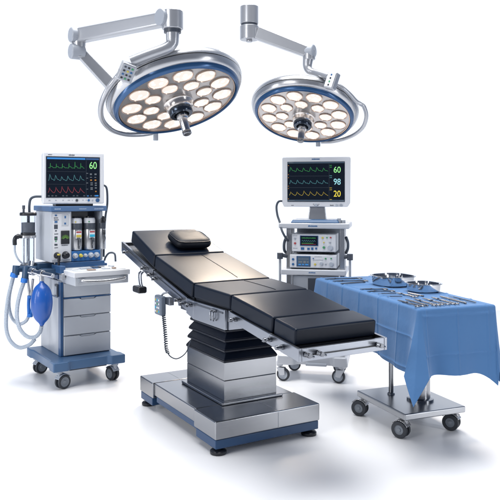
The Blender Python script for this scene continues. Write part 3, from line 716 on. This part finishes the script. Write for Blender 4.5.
b = MB(); b.box(-.2, .12, yf + .02, yf + .15, 1.434, 1.456); b.obj('monitor_foot', BLACK, PM, bevel=.004)
sx0, sx1, sz0, sz1 = -.282, .168, 1.508, 1.833
b = MB(); b.box(sx0 - .006, sx1 + .006, yf - .0025, yf, sz0 - .006, sz1 + .006); b.obj('screen_border', DGREY, PM, bevel=.001)
b = MB(); b.box(sx0, sx1, yf - .004, yf - .0026, sz0, sz1); s1 = b.obj('screen', SCREEN, PM)
y = yf - .0045
marks(s1, 'title_bar', [(sx0 + .004, .045, sz1 - .018, sz1 - .004)], EB, y); marks(s1, 'title_bar', [(.05, sx1 - .004, sz1 - .018, sz1 - .004)], em('bar_navy', (.01, .08, .25)), y)
trace(s1, sx0 + .012, .04, 1.745, .048, y, EG, 6, 1, .0012, 0); trace(s1, sx0 + .012, .04, 1.642, .048, y, ET, 6, 2, .0012, 2); trace(s1, sx0 + .012, .04, 1.545, .048, y, ER, 6, 3, .0012, 1)
marks(s1, 'grid_line', [(sx0 + .004, .045, z, z + .0012) for z in (1.715, 1.612)] + [(.052, .0532, 1.52, 1.81)], EDIM, y)
text('60', .082, (.078, y - .0003, 1.742), EDG, s1, 'reading', bold=.004, sx=.84)
marks(s1, 'small_readout', [(.085, .102, 1.69, 1.703), (.125, .143, 1.69, 1.703), (.085, .102, 1.668, 1.674), (.125, .14, 1.668, 1.674)] + scribble(.055, .07, 1.70, .008, rd), EW, y)
marks(s1, 'orange_readout', [(.088, .102, 1.642, 1.653), (.126, .141, 1.642, 1.653), (.131, .143, 1.549, 1.559)], EO, y)
marks(s1, 'small_readout', [(.09, .11, z, z + .008) for z in (1.62, 1.605, 1.58, 1.568)] + [(.128, .145, z, z + .01) for z in (1.618, 1.60, 1.578)] + scribble(.055, .07, 1.66, .008, rd) + scribble(.055, .07, 1.62, .008, rd) + scribble(.055, .07, 1.57, .008, rd), EW, y)
marks(s1, 'foot_icon', [(sx0 + .01 + k * .03, sx0 + .026 + k * .03, 1.514, 1.523) for k in range(14) if k not in (3, 6, 9)], EDIM, y)
marks(s1, 'foot_bar', [(.128, .16, 1.513, 1.524), (.06, .075, 1.513, 1.522)], EB, y)
marks(PM, 'brand_mark', scribble(-.095, -.045, 1.847, .011, rd) + scribble(-.27, -.235, 1.849, .006, rd), INK, yf - .0004)
marks(PM, 'bezel_icon', [(x, x + w, 1.478, 1.486) for x, w in ((-.265, .016), (-.21, .012), (-.15, .012), (-.105, .02), (-.07, .008), (.02, .012), (.05, .008))], GREY, yf - .0004)
for x, r_, m_ in ((-.115, .0, None), (-.028, .011, DGREY), (.075, .010, INKB), (.108, .007, GREY), (.152, .017, BLUE)):
    if r_:
        b = MB(); b.cyl((x, yf, 1.481), (x, yf - .009, 1.481), r_, 20); b.obj('button', m_, PM, bevel=.0015)

# ------------------------------------------------------------------ MONITOR CART
CX, CY, CYAW = .52, 5.9, -11.2
CARTM = mat('cart_enamel', (.50, .525, .57), .3, .1, noise=.03, nscale=8)
CT_ = thing('equipment_cart', 'white wheeled equipment cart behind the operating table with shelves on two posts', 'cart', (CX, CY, 0), CYAW)
_Ci = (Matrix.Translation((CX, CY, 0)) @ Matrix.Rotation(R(CYAW), 4, 'Z')).inverted()
b = MB(); b.box(-.253, .322, -.2, .2, 1.252, 1.296); b.obj('top_shelf', CARTM, CT_, bevel=.01, seg=3)
marks(CT_, 'blue_mark', scribble(-.01, .065, 1.268, .012, rd, .12), INKB, -.2003)
b = MB(); b.box(-.235, .295, -.205, .19, .874, .920); b.obj('lower_shelf', CARTM, CT_, bevel=.01, seg=3)
marks(CT_, 'blue_mark', scribble(-.005, .05, .892, .009, rd, .12), INKB, -.2053)
for x in (-.175, .262):
    b = MB(); b.box(x - .02, x + .02, -.15, -.09, .2, 1.252); b.box(x - .014, x + .014, .08, .13, .2, 1.252); b.obj('post', SILVER, CT_, bevel=.004)
b = MB(); b.box(-.14, .225, .10, .12, .3, 1.25); b.obj('back_panel', GREY, CT_, bevel=.003)
b = MB(); b.box(-.145, .23, -.12, .1, .55, .86); lcab = b.obj('lower_cabinet', PANEL, CT_, bevel=.006)
b = MB(); b.box(-.02, .2, -.126, -.12, .68, .84); b.obj('cabinet_window', DGREY, lcab, bevel=.002)
b = MB(); pf = [(-.27, -.20), (-.14, -.20), (-.11, -.16), (.17, -.16), (.2, -.20), (.31, -.20), (.31, .2), (-.27, .2)]
b.hexa([(x, y, .135) for x, y in pf], [(x * .97, y * .97, .215) for x, y in pf]); b.obj('cart_base', CARTM, CT_, bevel=.014, seg=3)
b = MB(); b.box(-.03, .14, -.21, -.17, .14, .16); b.obj('foot_pedal', GREY, CT_, bevel=.004)
for x, y, rt in ((-.248, -.165, -.2), (.262, -.165, 2.9), (-.2, .165, .3), (.19, .165, 0)): caster(CT_, x, y, .055, rt, m=HUBM, fork=CARTM, top=.16, single=True, tw=.026, hubr=.72)
for sx, x in ((-1, -.245), (1, .325)):
    b = MB(); xi = -.19 if sx < 0 else .28
    b.tube([(xi, -.14, 1.02), (x, -.16, 1.032), (x - sx * .0, -.17, 1.03)], .016, 12, 3); b.cyl((x, -.17, 1.00), (x, -.17, 1.05), .024, 16); b.obj('side_clamp', DGREY, CT_, bevel=.003)
    b = MB(); b.cyl((x, -.17, 1.0), (x, -.17, .66), .010, 12); b.obj('side_rod', GREY, CT_)
b = MB(); b.tube([(-.20, -.10, 1.18), (-.215, -.13, 1.13), (-.215, -.13, 1.07), (-.2, -.1, 1.04)], .012, 10, 5); b.obj('side_handle', CABLE, CT_); b = MB(); b.tube([(.29, -.10, 1.18), (.305, -.13, 1.14), (.305, -.13, 1.09), (.29, -.1, 1.05)], .012, 10, 5); b.obj('side_handle', CABLE, CT_)
def dev(name, label, x0, x1, z0, z1, yq):
    t = thing(name, label, 'medical device', (CX, CY, 0), CYAW)
    b = MB(); b.box(x0, x1, yq, .09, z0 + .008, z1); b.obj('case', PANEL, t, bevel=.008, seg=3)
    b = MB(); b.box(x0 + .004, x1 - .004, yq - .008, yq - .0005, z0 + .013, z1 - .006); f = b.obj('front_panel', WHITE, t, bevel=.004)
    for x in (x0 + .03, x1 - .03):
        b = MB(); b.box(x - .015, x + .015, yq + .02, .07, z0, z0 + .008); b.obj('rubber_foot', BLACK, t)
    return t, yq - .0085
t, y = dev('vital_signs_unit', 'white boxed monitoring unit with dark green-lettered screen, upper of the two on the cart', -.148, .215, 1.052, 1.208, -.165)
b = MB(); b.box(-.075, .065, y - .003, y, 1.115, 1.19); s = b.obj('screen', SCREEN, t, bevel=.003)
b = MB()
for q in ((-.078, .068, 1.19, 1.194), (-.078, .068, 1.111, 1.115), (-.079, -.075, 1.111, 1.194), (.065, .069, 1.111, 1.194)): b.box(q[0], q[1], y - .004, y, q[2], q[3])
b.obj('screen_border', BLUE, t)
marks(s, 'readout', scribble(-.065, .05, 1.172, .006, rd) + scribble(-.065, .03, 1.13, .006, rd), EG, y - .0033); trace(s, -.065, .05, 1.147, .012, y - .0035, ET, 7, 6, .0007, 1); marks(s, 'readout', scribble(-.065, .05, 1.122, .004, rd), ER, y - .0033)
for x, z, r_, m_ in ((.165, 1.098, .02, HUBM), (.115, 1.1, .010, INKG), (.105, 1.178, .008, INKY), (.14, 1.18, .006, INKG), (.17, 1.18, .007, INKR), (.115, 1.14, .006, INKY), (-.12, 1.17, .008, GREY), (-.12, 1.13, .009, INKR), (.165, 1.14, .008, GREY)):
    b = MB(); b.cyl((x, y + .001, z), (x, y - (.02 if r_ > .015 else .006), z), r_, 20); b.obj('button', m_, t, bevel=.001)
marks(t, 'key', [(-.072, -.045, 1.078, 1.098), (-.02, .0, 1.078, 1.095), (.012, .03, 1.078, 1.098), (.045, .06, 1.082, 1.098)], INKB, y, .003); marks(t, 'print', scribble(-.135, -.1, 1.086, .008, rd) + scribble(-.14, -.1, 1.19, .005, rd), GREY, y, .0006)
t, y = dev('electrosurgical_unit', 'white boxed unit with blue-framed screen and round dial, lower of the two on the cart', -.165, .222, .9205, 1.040, -.175)
b = MB(); b.box(-.098, .0, y - .003, y, .95, 1.022); s = b.obj('screen', mat('lcd_slate', (.05, .07, .1), .15, emit=(.06, .1, .16), estr=.5), t, bevel=.003)
b = MB()
for q in ((-.104, .006, 1.022, 1.027), (-.104, .006, .943, .95), (-.106, -.098, .943, 1.027), (.0, .007, .943, 1.027)): b.box(q[0], q[1], y - .004, y, q[2], q[3])
b.obj('screen_border', BLUE, t)
marks(s, 'readout', scribble(-.09, -.01, 1.0, .008, rd) + [(-.09, -.06, .975, .985), (-.05, -.03, .972, .988), (-.022, -.008, .975, .985)], EW, y - .0033); marks(s, 'soft_key', [(-.09, -.07, .955, .963), (-.06, -.045, .955, .963), (-.035, -.01, .955, .963)], EB, y - .0033)
for x, z, r_, m_ in ((.175, .967, .017, HUBM), (.095, .97, .013, HUBM), (.045, .962, .009, INKY), (.13, 1.01, .007, INKG), (.175, 1.012, .006, INKG), (.13, .965, .006, GREY), (-.135, 1.0, .010, INKB), (-.135, .96, .010, INKB), (.03, 1.01, .005, INKB)):
    b = MB(); b.cyl((x, y + .001, z), (x, y - (.016 if r_ > .012 else .006), z), r_, 20); b.obj('button', m_, t, bevel=.001)
marks(t, 'print', scribble(.03, .11, .995, .006, rd) + scribble(.04, .1, 1.022, .005, rd), GREY, y, .0006)

# monitor 2
PN = thing('patient_monitor', 'white patient monitor reading 60, 98 and 20 standing on the cart top shelf', 'monitor', (CX, CY, 0), CYAW, 'patient monitors')
yf = -.11
b = MB(); f0 = [(-.222, 1.428), (.302, 1.428), (.322, 1.46), (.326, 1.828), (.318, 1.836), (-.228, 1.836), (-.236, 1.828), (-.236, 1.46)]
b.hexa([(x, yf, z) for x, z in f0], [(x, yf + .03, z) for x, z in f0]); b.obj('bezel', WHITE, PN, bevel=.010, seg=4)
b = MB(); b.hexa([(x, yf + .0305, z) for x, z in f0], [(.045 + (x - .045) * .8, yf + .10, 1.63 + (z - 1.63) * .75) for x, z in f0]); b.obj('rear_shell', PANEL, PN, bevel=.01, seg=3)
sx0, sx1, sz0, sz1 = -.192, .28, 1.469, 1.799
b = MB(); b.box(sx0, sx1, yf - .003, yf, sz0, sz1); s2 = b.obj('screen', SCREEN, PN, bevel=.001)
y = yf - .0035
marks(s2, 'title_bar', [(sx0 + .003, sx1 - .003, sz1 - .014, sz1 - .003), (sx0 + .003, sx1 - .003, sz0 + .004, sz0 + .016)], em('bar_slate', (.03, .06, .10)), y)
marks(s2, 'title_text', scribble(sx0 + .01, sx0 + .05, sz1 - .011, .006, rd) + scribble(sx0 + .015, sx0 + .06, sz0 + .007, .006, rd) + scribble(.235, .27, sz0 + .007, .006, rd), EW, y - .001)
trace(s2, sx0 + .014, .15, 1.718, .042, y, EG, 6, 11, .0012, 2); trace(s2, sx0 + .014, .15, 1.617, .036, y, ET, 6, 12, .0012, 2); trace(s2, sx0 + .014, .15, 1.522, .036, y, EY, 6, 13, .0012, 1)
marks(s2, 'grid_line', [(sx0 + .005, .155, z, z + .0012) for z in (1.68, 1.585)] + [(.152, .1532, sz0 + .02, sz1 - .02)], EDIM, y)
marks(s2, 'side_mark', [(sx0 + .006, sx0 + .012, z, z + .006) for z in (1.765, 1.69, 1.665, 1.595, 1.575, 1.49)], EO, y)
marks(s2, 'small_readout', scribble(.157, .175, 1.765, .006, rd) + scribble(.157, .175, 1.75, .006, rd), EG, y); marks(s2, 'small_readout', scribble(.157, .175, 1.68, .006, rd) + scribble(.157, .175, 1.665, .006, rd), ET, y); marks(s2, 'small_readout', scribble(.157, .175, 1.58, .006, rd) + scribble(.157, .175, 1.565, .006, rd) + scribble(.157, .175, 1.485, .006, rd), EY, y)
for s, z, m_ in (('60', 1.708, EDG), ('98', 1.610, EDC), ('20', 1.512, EDY)): text(s, .070, (.188, y - .0003, z), m_, s2, 'reading', bold=.004, sx=.86)
marks(PN, 'brand_mark', scribble(.01, .075, 1.815, .010, rd, .12), INKB, yf - .0004)
marks(PN, 'bezel_icon', [(x, x + .007, 1.447, 1.452) for x in (.02, .035, .05, .065, .02, .065)] + [(x, x + .007, 1.437, 1.442) for x in (.03, .045, .058)] + scribble(.16, .19, 1.437, .008, rd) + scribble(-.16, -.14, 1.437, .006, rd), INK, yf - .0004)
for x, r_, m_ in ((.045, .012, HUBM), (.215, .010, HUBM), (.25, .012, GREY)):
    b = MB(); b.cyl((x, yf, 1.442), (x, yf - .007, 1.442), r_, 20); b.obj('button', m_, PN, bevel=.0015)
b = MB(); b.frustum(.05, -.04, 1.315, 1.432, .15, .08, .125, .06); b.obj('stand_neck', SILVER, PN, bevel=.006)
b = MB(); b.frustum(.04, -.05, 1.2965, 1.325, .40, .24, .36, .2); b.obj('stand_base', mat('stand_blue', (.05, .13, .27), .35), PN, bevel=.008, seg=3)
b = MB(); b.cyl((.235, -.12, 1.2965), (.235, -.12, 1.335), .015, 14); b.cyl((.265, -.1, 1.2965), (.265, -.1, 1.32), .02, 14); b.obj('cable_plug', GREY, PN, bevel=.002)
b = MB(); b.tube([(-.23, -.08, 1.475), (-.268, -.09, 1.47), (-.285, -.10, 1.43), (-.275, -.12, 1.36), (-.25, -.15, 1.30), (-.225, -.21, 1.24), (-.20, -.215, 1.19), (-.185, -.16, 1.15)], .009, 10, 6); b.obj('monitor_cable', CABLE, PN)

# ------------------------------------------------------------------ INSTRUMENT TABLE
IT = thing('instrument_table', 'stainless steel wheeled table base under the blue cloth with round column', 'instrument table', (1.067, 4.715, 0), 22)
b = MB(); b.box(-.232, .232, -.29, .29, .128, .170); b.obj('base_plate', STEELTOP, IT, bevel=.008, seg=3)
for x, y, rt in ((-.19, -.24, 2.1), (.2, -.24, 2.2), (-.195, .245, 2.25), (.195, .245, 0)): caster(IT, x, y, .054, rt, fork=SILVER, top=.129, hubr=.55)
b = MB(); b.lathe([(0, .170), (.088, .170), (.088, .184), (.07, .19), (.066, .19), (.066, .86), (0, .86)], 48, Matrix.Translation((.045, -.06, 0))); b.obj('column', STEEL, IT)
b = MB(); b.lathe([(0, .170), (.026, .170), (.024, .18), (.0165, .184), (.0165, .86), (0, .86)], 24, Matrix.Translation((-.063, .121, 0))); b.obj('support_rod', STEEL, IT)
ITX, ITY, ITW = .967, 4.735, 17.5
_M = (Matrix.Translation((1.067, 4.715, 0)) @ Matrix.Rotation(R(22), 4, 'Z')).inverted() @ (Matrix.Translation((ITX, ITY, 0)) @ Matrix.Rotation(R(ITW), 4, 'Z'))
W2, L2, ZT = .256, .7465, .893
b = MB(); b.box(-W2 + .006, W2 - .006, -L2 + .006, L2 - .006, .858, .885)
for v in b.bm.verts: v.co = _M @ v.co
b.obj('table_top', STEEL, IT, bevel=.004)

# drape
def drape():
    b = MB(); D = .385; rb = .014
    nx, ny = 88, 230
    def crease(x, y): # pressed fold lines, flat cloth coordinates
        h = 0
        for c in (-.42, -.215, -.01, .195, .40, .6, -.6): h += .005 * math.exp(-((x - c) / .005) ** 2)
        for c in (-1.0, -.78, -.52, -.26, 0, .26, .52, .78, 1.0): h += .005 * math.exp(-((y - c) / .005) ** 2)
        return h
    xs = [-(W2 - rb) + 2 * (W2 - rb) * i / nx for i in range(nx + 1)]; ys = [-(L2 - rb) + 2 * (L2 - rb) * j / ny for j in range(ny + 1)]
    G = [[b.bm.verts.new((x, y, ZT + crease(x, y) + .0012 * math.sin(x * 14 + y * 9) * math.sin(y * 6))) for x in xs] for y in ys]
    for j in range(ny):
        for i in range(nx): b.bm.faces.new([G[j][i], G[j][i + 1], G[j + 1][i + 1], G[j + 1][i]])
    # perimeter list: ccw from front-left corner
    per = [(G[0][i], (xs[i], ys[0]), (0, -1)) for i in range(nx)] + [(G[j][nx], (xs[nx], ys[j]), (1, 0)) for j in range(ny)] + \
          [(G[ny][i], (xs[i], ys[ny]), (0, 1)) for i in range(nx, 0, -1)] + [(G[j][0], (xs[0], ys[j]), (-1, 0)) for j in range(ny, 0, -1)]
    # insert extra columns at the four corners
    cols = []; s = 0
    corners = {0: ((0, -1), (-1, 0)), nx: ((0, -1), (1, 0)), nx + ny: ((1, 0), (0, 1)), 2 * nx + ny: ((0, 1), (-1, 0))}
    n = len(per)
    for k, (v, p, nr) in enumerate(per):
        if k in corners:
            # incoming normal = previous side, outgoing = own side
            pn = per[(k - 1) % n][2]; on = nr
            a0 = math.atan2(pn[1], pn[0]); a1 = math.atan2(on[1], on[0])
            while a1 < a0: a1 += 2 * PI
            M_ = 22
            for q in range(M_ + 1):
                t = q / M_; a = a0 + (a1 - a0) * t
                cols.append((v, p, (math.cos(a), math.sin(a)), k, t))
        else: cols.append((v, p, nr, None, None))
    # arc-length positions from corners for folds
    K = len(cols)
    rows = 70; prev = None; first = None
    tipinfo = {0: (.53, .075), nx: (.58, .035), nx + ny: (.52, .07), 2 * nx + ny: (.52, .06)}
    # distance to nearest corner along side
    cpos = [(per[k][1], k) for k in corners]
    allrows = []
    for ci, (v, p, nr, k, t) in enumerate(cols):
        # nearest corner
        d, kk = min((math.hypot(p[0] - c[0], p[1] - c[1]), q) for c, q in cpos)
        tipd, flare = tipinfo[kk]
        if k is not None: prox = 1.0; tt = abs(t - .5) * 2
        else: prox = max(0, 1 - d / .15); tt = 1
        if k is not None:
            dep = D + (tipd - D) * (1 - tt); ext = 0
        else:
            dep = D - .0 * prox; ext = flare * 1.0 * prox ** 2 - .010 * math.sin(min(1, d / .2) * PI)
        dep += .006 * math.sin(p[0] * 11 + 1) + .007 * math.sin(p[1] * 8)
        if k is None and kk == nx: dep += .09 * prox ** 2
        colv = [v]
        along = p[1] if abs(nr[0]) > abs(nr[1]) else p[0]
        for r in range(1, rows + 1):
            f = r / rows
            # rounded edge first
            sarc = dep * f
            if sarc < rb * PI / 2:
                a = sarc / rb; o = rb * math.sin(a); z = ZT - rb * (1 - math.cos(a))
            else:
                o = rb; z = ZT - rb - (sarc - rb * PI / 2)
            fw = f ** 1.25
            o += ext * fw
            if k is None:
                o += fw * (.017 * math.sin(along * 11 + 1.3 * f) + .010 * math.sin(along * 23 + 2 + f)) * min(1, d / .12)
                o += .012 * fw
                if abs(nr[1]) > .5:
                    o += crease(along, p[1] - (dep * f) if nr[1] < 0 else dep * f)
                else: o += crease(p[0] + nr[0] * dep * f, along)
            else: o += .012 * fw
            # fold twists slightly sideways at the tip
            if k is not None:
                sg = 1 - tt; e0 = flare * 1.0 * fw; em_ = flare * 1.55 * fw
                pn_, on_ = per[(k - 1) % n][2], per[k][2]
                ne = pn_ if t < .5 else on_
                dgx, dgy = (pn_[0] + on_[0]) / 1.414, (pn_[1] + on_[1]) / 1.414
                vx = ne[0] * e0 * (1 - sg) + dgx * em_ * sg; vy = ne[1] * e0 * (1 - sg) + dgy * em_ * sg
                colv.append(b.bm.verts.new((p[0] + nr[0] * o + vx, p[1] + nr[1] * o + vy, z))); continue
            colv.append(b.bm.verts.new((p[0] + nr[0] * o, p[1] + nr[1] * o, z)))
        allrows.append(colv)
    for i in range(K):
        A, B = allrows[i], allrows[(i + 1) % K]
        for r in range(rows):
            q = [A[r], A[r + 1], B[r + 1], B[r]]
            if len(set(q)) < 4: q = [A[r + 1], B[r + 1], B[r]]
            try: b.bm.faces.new(q)
            except ValueError: pass
    return b
db = drape()
dr = db.obj('surgical_drape', CLOTH)
md = dr.modifiers.new('th', 'SOLIDIFY'); md.thickness = .0025; md.offset = -1
for p in dr.data.polygons: p.use_smooth = True
dr.location = (ITX, ITY, 0); dr.rotation_euler = (0, 0, R(ITW))
tag(dr, 'blue cloth drape with pressed creases hanging in pointed corners over the instrument table', 'drape')

# basins
def basin(name, label, x, y, hx, hy, h, rot, p=.55):
    t = thing(name, label, 'basin', (0, 0, 0), 0, 'steel basins on the blue drape')
    Mw = Matrix.Translation((ITX, ITY, 0)) @ Matrix.Rotation(R(ITW), 4, 'Z'); w = Mw @ Vector((x, y, 0))
    t.location = (w.x, w.y, ZT + .002); t.rotation_euler = (0, 0, R(ITW + rot))
    b = MB(); N = 64
    def ring(sx, z):
        out = []
        for k in range(N):
            a = 2 * PI * k / N; ca, sa = math.cos(a), math.sin(a)
            out.append(b.bm.verts.new((math.copysign(abs(ca) ** p, ca) * (hx + sx), math.copysign(abs(sa) ** p, sa) * (hy + sx), z)))
        return out
    prof_ = [(-.03, .0), (-.012, .001), (-.004, .008), (.000, h - .004), (.008, h - .001), (.0105, h - .002), (.0105, h + .0025), (.008, h + .003), (-.001, h + .001), (-.006, .012), (-.014, .005), (-.03, .0035)]
    rr = [ring(*q) for q in prof_]
    for a_, b_ in zip(rr, rr[1:]):
        for k in range(N): b.bm.faces.new([a_[k], a_[(k + 1) % N], b_[(k + 1) % N], b_[k]])
    b.bm.faces.new(rr[0][::-1]); b.bm.faces.new(rr[-1])
    b.obj('bowl', CHROME, t)
basin('steel_basin', 'larger shallow shiny steel basin at the far side of the blue drape', .100, .19, .130, .135, .068, 8, .68)
basin('steel_basin', 'smaller shiny steel basin nearer the front instruments on the blue drape', .132, -.155, .096, .104, .056, 8, .68)

# instruments
def ringed(L, kind='forceps', open_=.07):
    b = MB(); pv = L * (.28 if kind == 'forceps' else .42)
    for s in (1, -1):
        # jaw
        tip = Vector((0, s * .0035, 0)); piv = Vector((pv, 0, s * .0012)); rg = Vector((L - .014, -s * open_ * L * .5, 0))
        b.tube([tip, tip.lerp(piv, .5) + Vector((0, s * .002, 0)), piv], lambda t: .0018 + .0024 * t, 8, 4)
        b.tube([piv, piv.lerp(rg, .3) + Vector((0, -s * .004, 0)), piv.lerp(rg, .75) + Vector((0, -s * .004, 0)), rg + Vector((-.012, 0, 0))], .0032, 8, 4)
        rc = rg + Vector((.001, -s * .004, 0)); rp = [rc + Vector((math.cos(a) * .016, math.sin(a) * .0115, 0)) for a in [2 * PI * k / 20 for k in range(21)]]
        b.tube(rp, .0028, 8, 0, caps=False)
    b.cyl((pv, 0, -.004), (pv, 0, .006), .006, 14)
    return b
def tweezers(L):
    b = MB()
    for s in (1, -1):
        b.tube([(0, s * .002, 0), (L * .3, s * .008, 0), (L * .7, s * .007, 0), (L, 0, 0)], .0034, 8, 5)
    b.cyl((L - .02, 0, 0), (L, 0, 0), .0055, 10)
    return b
def scalpel(L):
    b = MB(); b.hexa([(L * .22, -.004, -.002), (L, -.0055, -.002), (L, .0055, -.002), (L * .22, .004, -.002)], [(L * .22, -.004, .003), (L, -.0055, .003), (L, .0055, .003), (L * .22, .004, .003)])
    b.hexa([(0, -.0005, -.001), (L * .2, -.004, -.001), (L * .25, .004, -.001), (L * .08, .004, -.001)], [(0, -.0005, .001), (L * .2, -.004, .001), (L * .25, .004, .001), (L * .08, .004, .001)])
    return b
INS = [
 ('ringed', 'forceps', (-.240, .60), (.045, .575), 'long ringed forceps lying farthest back on the blue drape'),
 ('ringed', 'forceps', (-.235, .47), (.02, .425), 'ringed forceps second from the back edge of the blue drape'),
 ('tweezers', 'tweezers', (-.235, .33), (-.03, .36), 'slim tweezers third from the back of the drape'),
 ('ringed', 'scissors', (-.235, .03), (-.06, -.02), 'scissors pointing left beside the larger basin'),
 ('ringed', 'forceps', (-.235, -.075), (-.06, -.115), 'forceps lying just in front of the scissors beside the larger basin'),
 ('scalpel', 'scalpel', (-.225, -.20), (-.10, -.21), 'thin scalpel left of the smaller basin'),
 ('scalpel', 'scalpel', (-.225, -.32), (-.13, -.34), 'thin scalpel nearest the drape long edge behind the front row'),
 ('ringed', 'forceps', (-.085, -.19), (-.06, -.385), 'ringed forceps slanting in front of the smaller basin'),
 ('tweezers', 'tweezers', (-.02, -.22), (.0, -.375), 'tweezers slanting close against the smaller basin'),
 ('ringed', 'scissors', (-.232, -.47), (-.222, -.715), 'scissors at the front left corner of the drape'),
 ('tweezers', 'tweezers', (-.172, -.46), (-.170, -.70), 'tweezers right beside the front left corner scissors'),
 ('ringed', 'forceps', (-.112, -.45), (-.115, -.71), 'ringed forceps third from the left in the front row'),
 ('ringed', 'scissors', (-.045, -.44), (-.052, -.70), 'scissors in the middle of the front row of instruments'),
 ('ringed', 'forceps', (.025, -.43), (.015, -.70), 'ringed forceps just right of the middle in the front row'),
 ('tweezers', 'tweezers', (.098, -.41), (.090, -.69), 'long tweezers second from the right in the front row'),
 ('scalpel', 'scalpel', (.160, -.40), (.158, -.685), 'straight scalpel rightmost in the front row near the drape edge'),
]
Mw = Matrix.Translation((ITX, ITY, 0)) @ Matrix.Rotation(R(ITW), 4, 'Z')
for i, (fn, nm, p, q, lb) in enumerate(INS):
    P = Mw @ Vector((*p, ZT + .0085)); Q = Mw @ Vector((*q, ZT + .0085)); d = Q - P
    b = {'ringed': lambda L: ringed(L, nm, .11 if nm == 'scissors' else .075), 'tweezers': tweezers, 'scalpel': scalpel}[fn](d.length)
    for v in b.bm.verts: v.co.y *= 1.0; v.co.z *= 1.0
    
    o = b.obj('surgical_' + nm, INSTR, None)
    o.location = P; o.rotation_euler = (0, 0, math.atan2(d.y, d.x)); tag(o, lb, nm, 'instruments laid out on the blue drape')

# ------------------------------------------------------------------ world and lights
w = bpy.data.worlds.new('World'); sc.world = w; w.use_nodes = True
nt = w.node_tree; bg = nt.nodes['Background']
tc = nt.nodes.new('ShaderNodeTexCoord'); sp = nt.nodes.new('ShaderNodeSeparateXYZ'); nt.links.new(tc.outputs['Generated'], sp.inputs[0])
cr = nt.nodes.new('ShaderNodeValToRGB'); nt.links.new(sp.outputs['Y'], cr.inputs[0])
E_ = cr.color_ramp.elements
mr = nt.nodes.new('ShaderNodeMapRange'); mr.inputs[1].default_value = -1; mr.inputs[2].default_value = 1
nt.links.new(sp.outputs['Y'], mr.inputs[0]); nt.links.new(mr.outputs[0], cr.inputs[0])
E_[0].position = .15; E_[0].color = (.06, .08, .13, 1)
E_[1].position = .90; E_[1].color = (1.04, 1.10, 1.22, 1)
e = E_.new(.5); e.color = (.085, .125, .22, 1); e = E_.new(.76); e.color = (.27, .35, .49, 1)
nt.links.new(cr.outputs[0], bg.inputs[0]); bg.inputs[1].default_value = 1.0

def area(name, loc, target, size, power, col=(1, 1, 1), sy=None):
    l = bpy.data.lights.new(name, 'AREA'); l.energy = power; l.color = col; l.size = size
    if sy: l.shape = 'RECTANGLE'; l.size_y = sy
    o = bpy.data.objects.new(name, l); C.objects.link(o); o.location = loc
    o.rotation_euler = (Vector(target) - Vector(loc)).to_track_quat('-Z', 'Y').to_euler(); return o
area('key_softbox', (-.2, 4.8, 8.0), (-.1, 4.75, 0), 6.0, 1075, (1, .985, .965))
area('added_rear_sheen', (.25, 9.6, 4.8), (-.1, 4.7, .95), 1.15, 38, (1, .84, .67)).data.spread = R(70)  # unseen lamp added to put a warm highlight on the cushions
area('added_front_fill', (-4.6, -.5, 3.4), (0, 5, .9), 2.4, 190, (1, .99, .98))  # unseen fill lamp, added to brighten the sides facing the camera
area('added_left_strip', (-4.6, 3.6, 1.7), (-.5, 5, 1.0), .35, 50, (1, 1, 1), 3.0)  # out-of-frame strip added for bright edges on the steel
area('added_right_strip', (4.4, 2.2, 1.7), (.3, 4.8, 1.0), .35, 50, (1, 1, 1), 3.0)  # matching strip on the right, likewise added for metal highlights

# ---- camera
cam = bpy.data.cameras.new('camera'); co_ = bpy.data.objects.new('camera', cam); C.objects.link(co_)
co_.location = (0, 0, 1.55); co_.rotation_euler = (PI / 2, 0, 0)
cam.sensor_width = 36; cam.lens = 36 * F / 500; cam.shift_y = -(250 - HZ) / 500; cam.clip_end = 200
sc.camera = co_
sc.render.resolution_x = sc.render.resolution_y = 1024
sc.view_settings.view_transform = 'Standard'; sc.view_settings.look = 'None'; sc.view_settings.exposure = 0; sc.view_settings.gamma = 1
sc.cycles.use_denoising = True
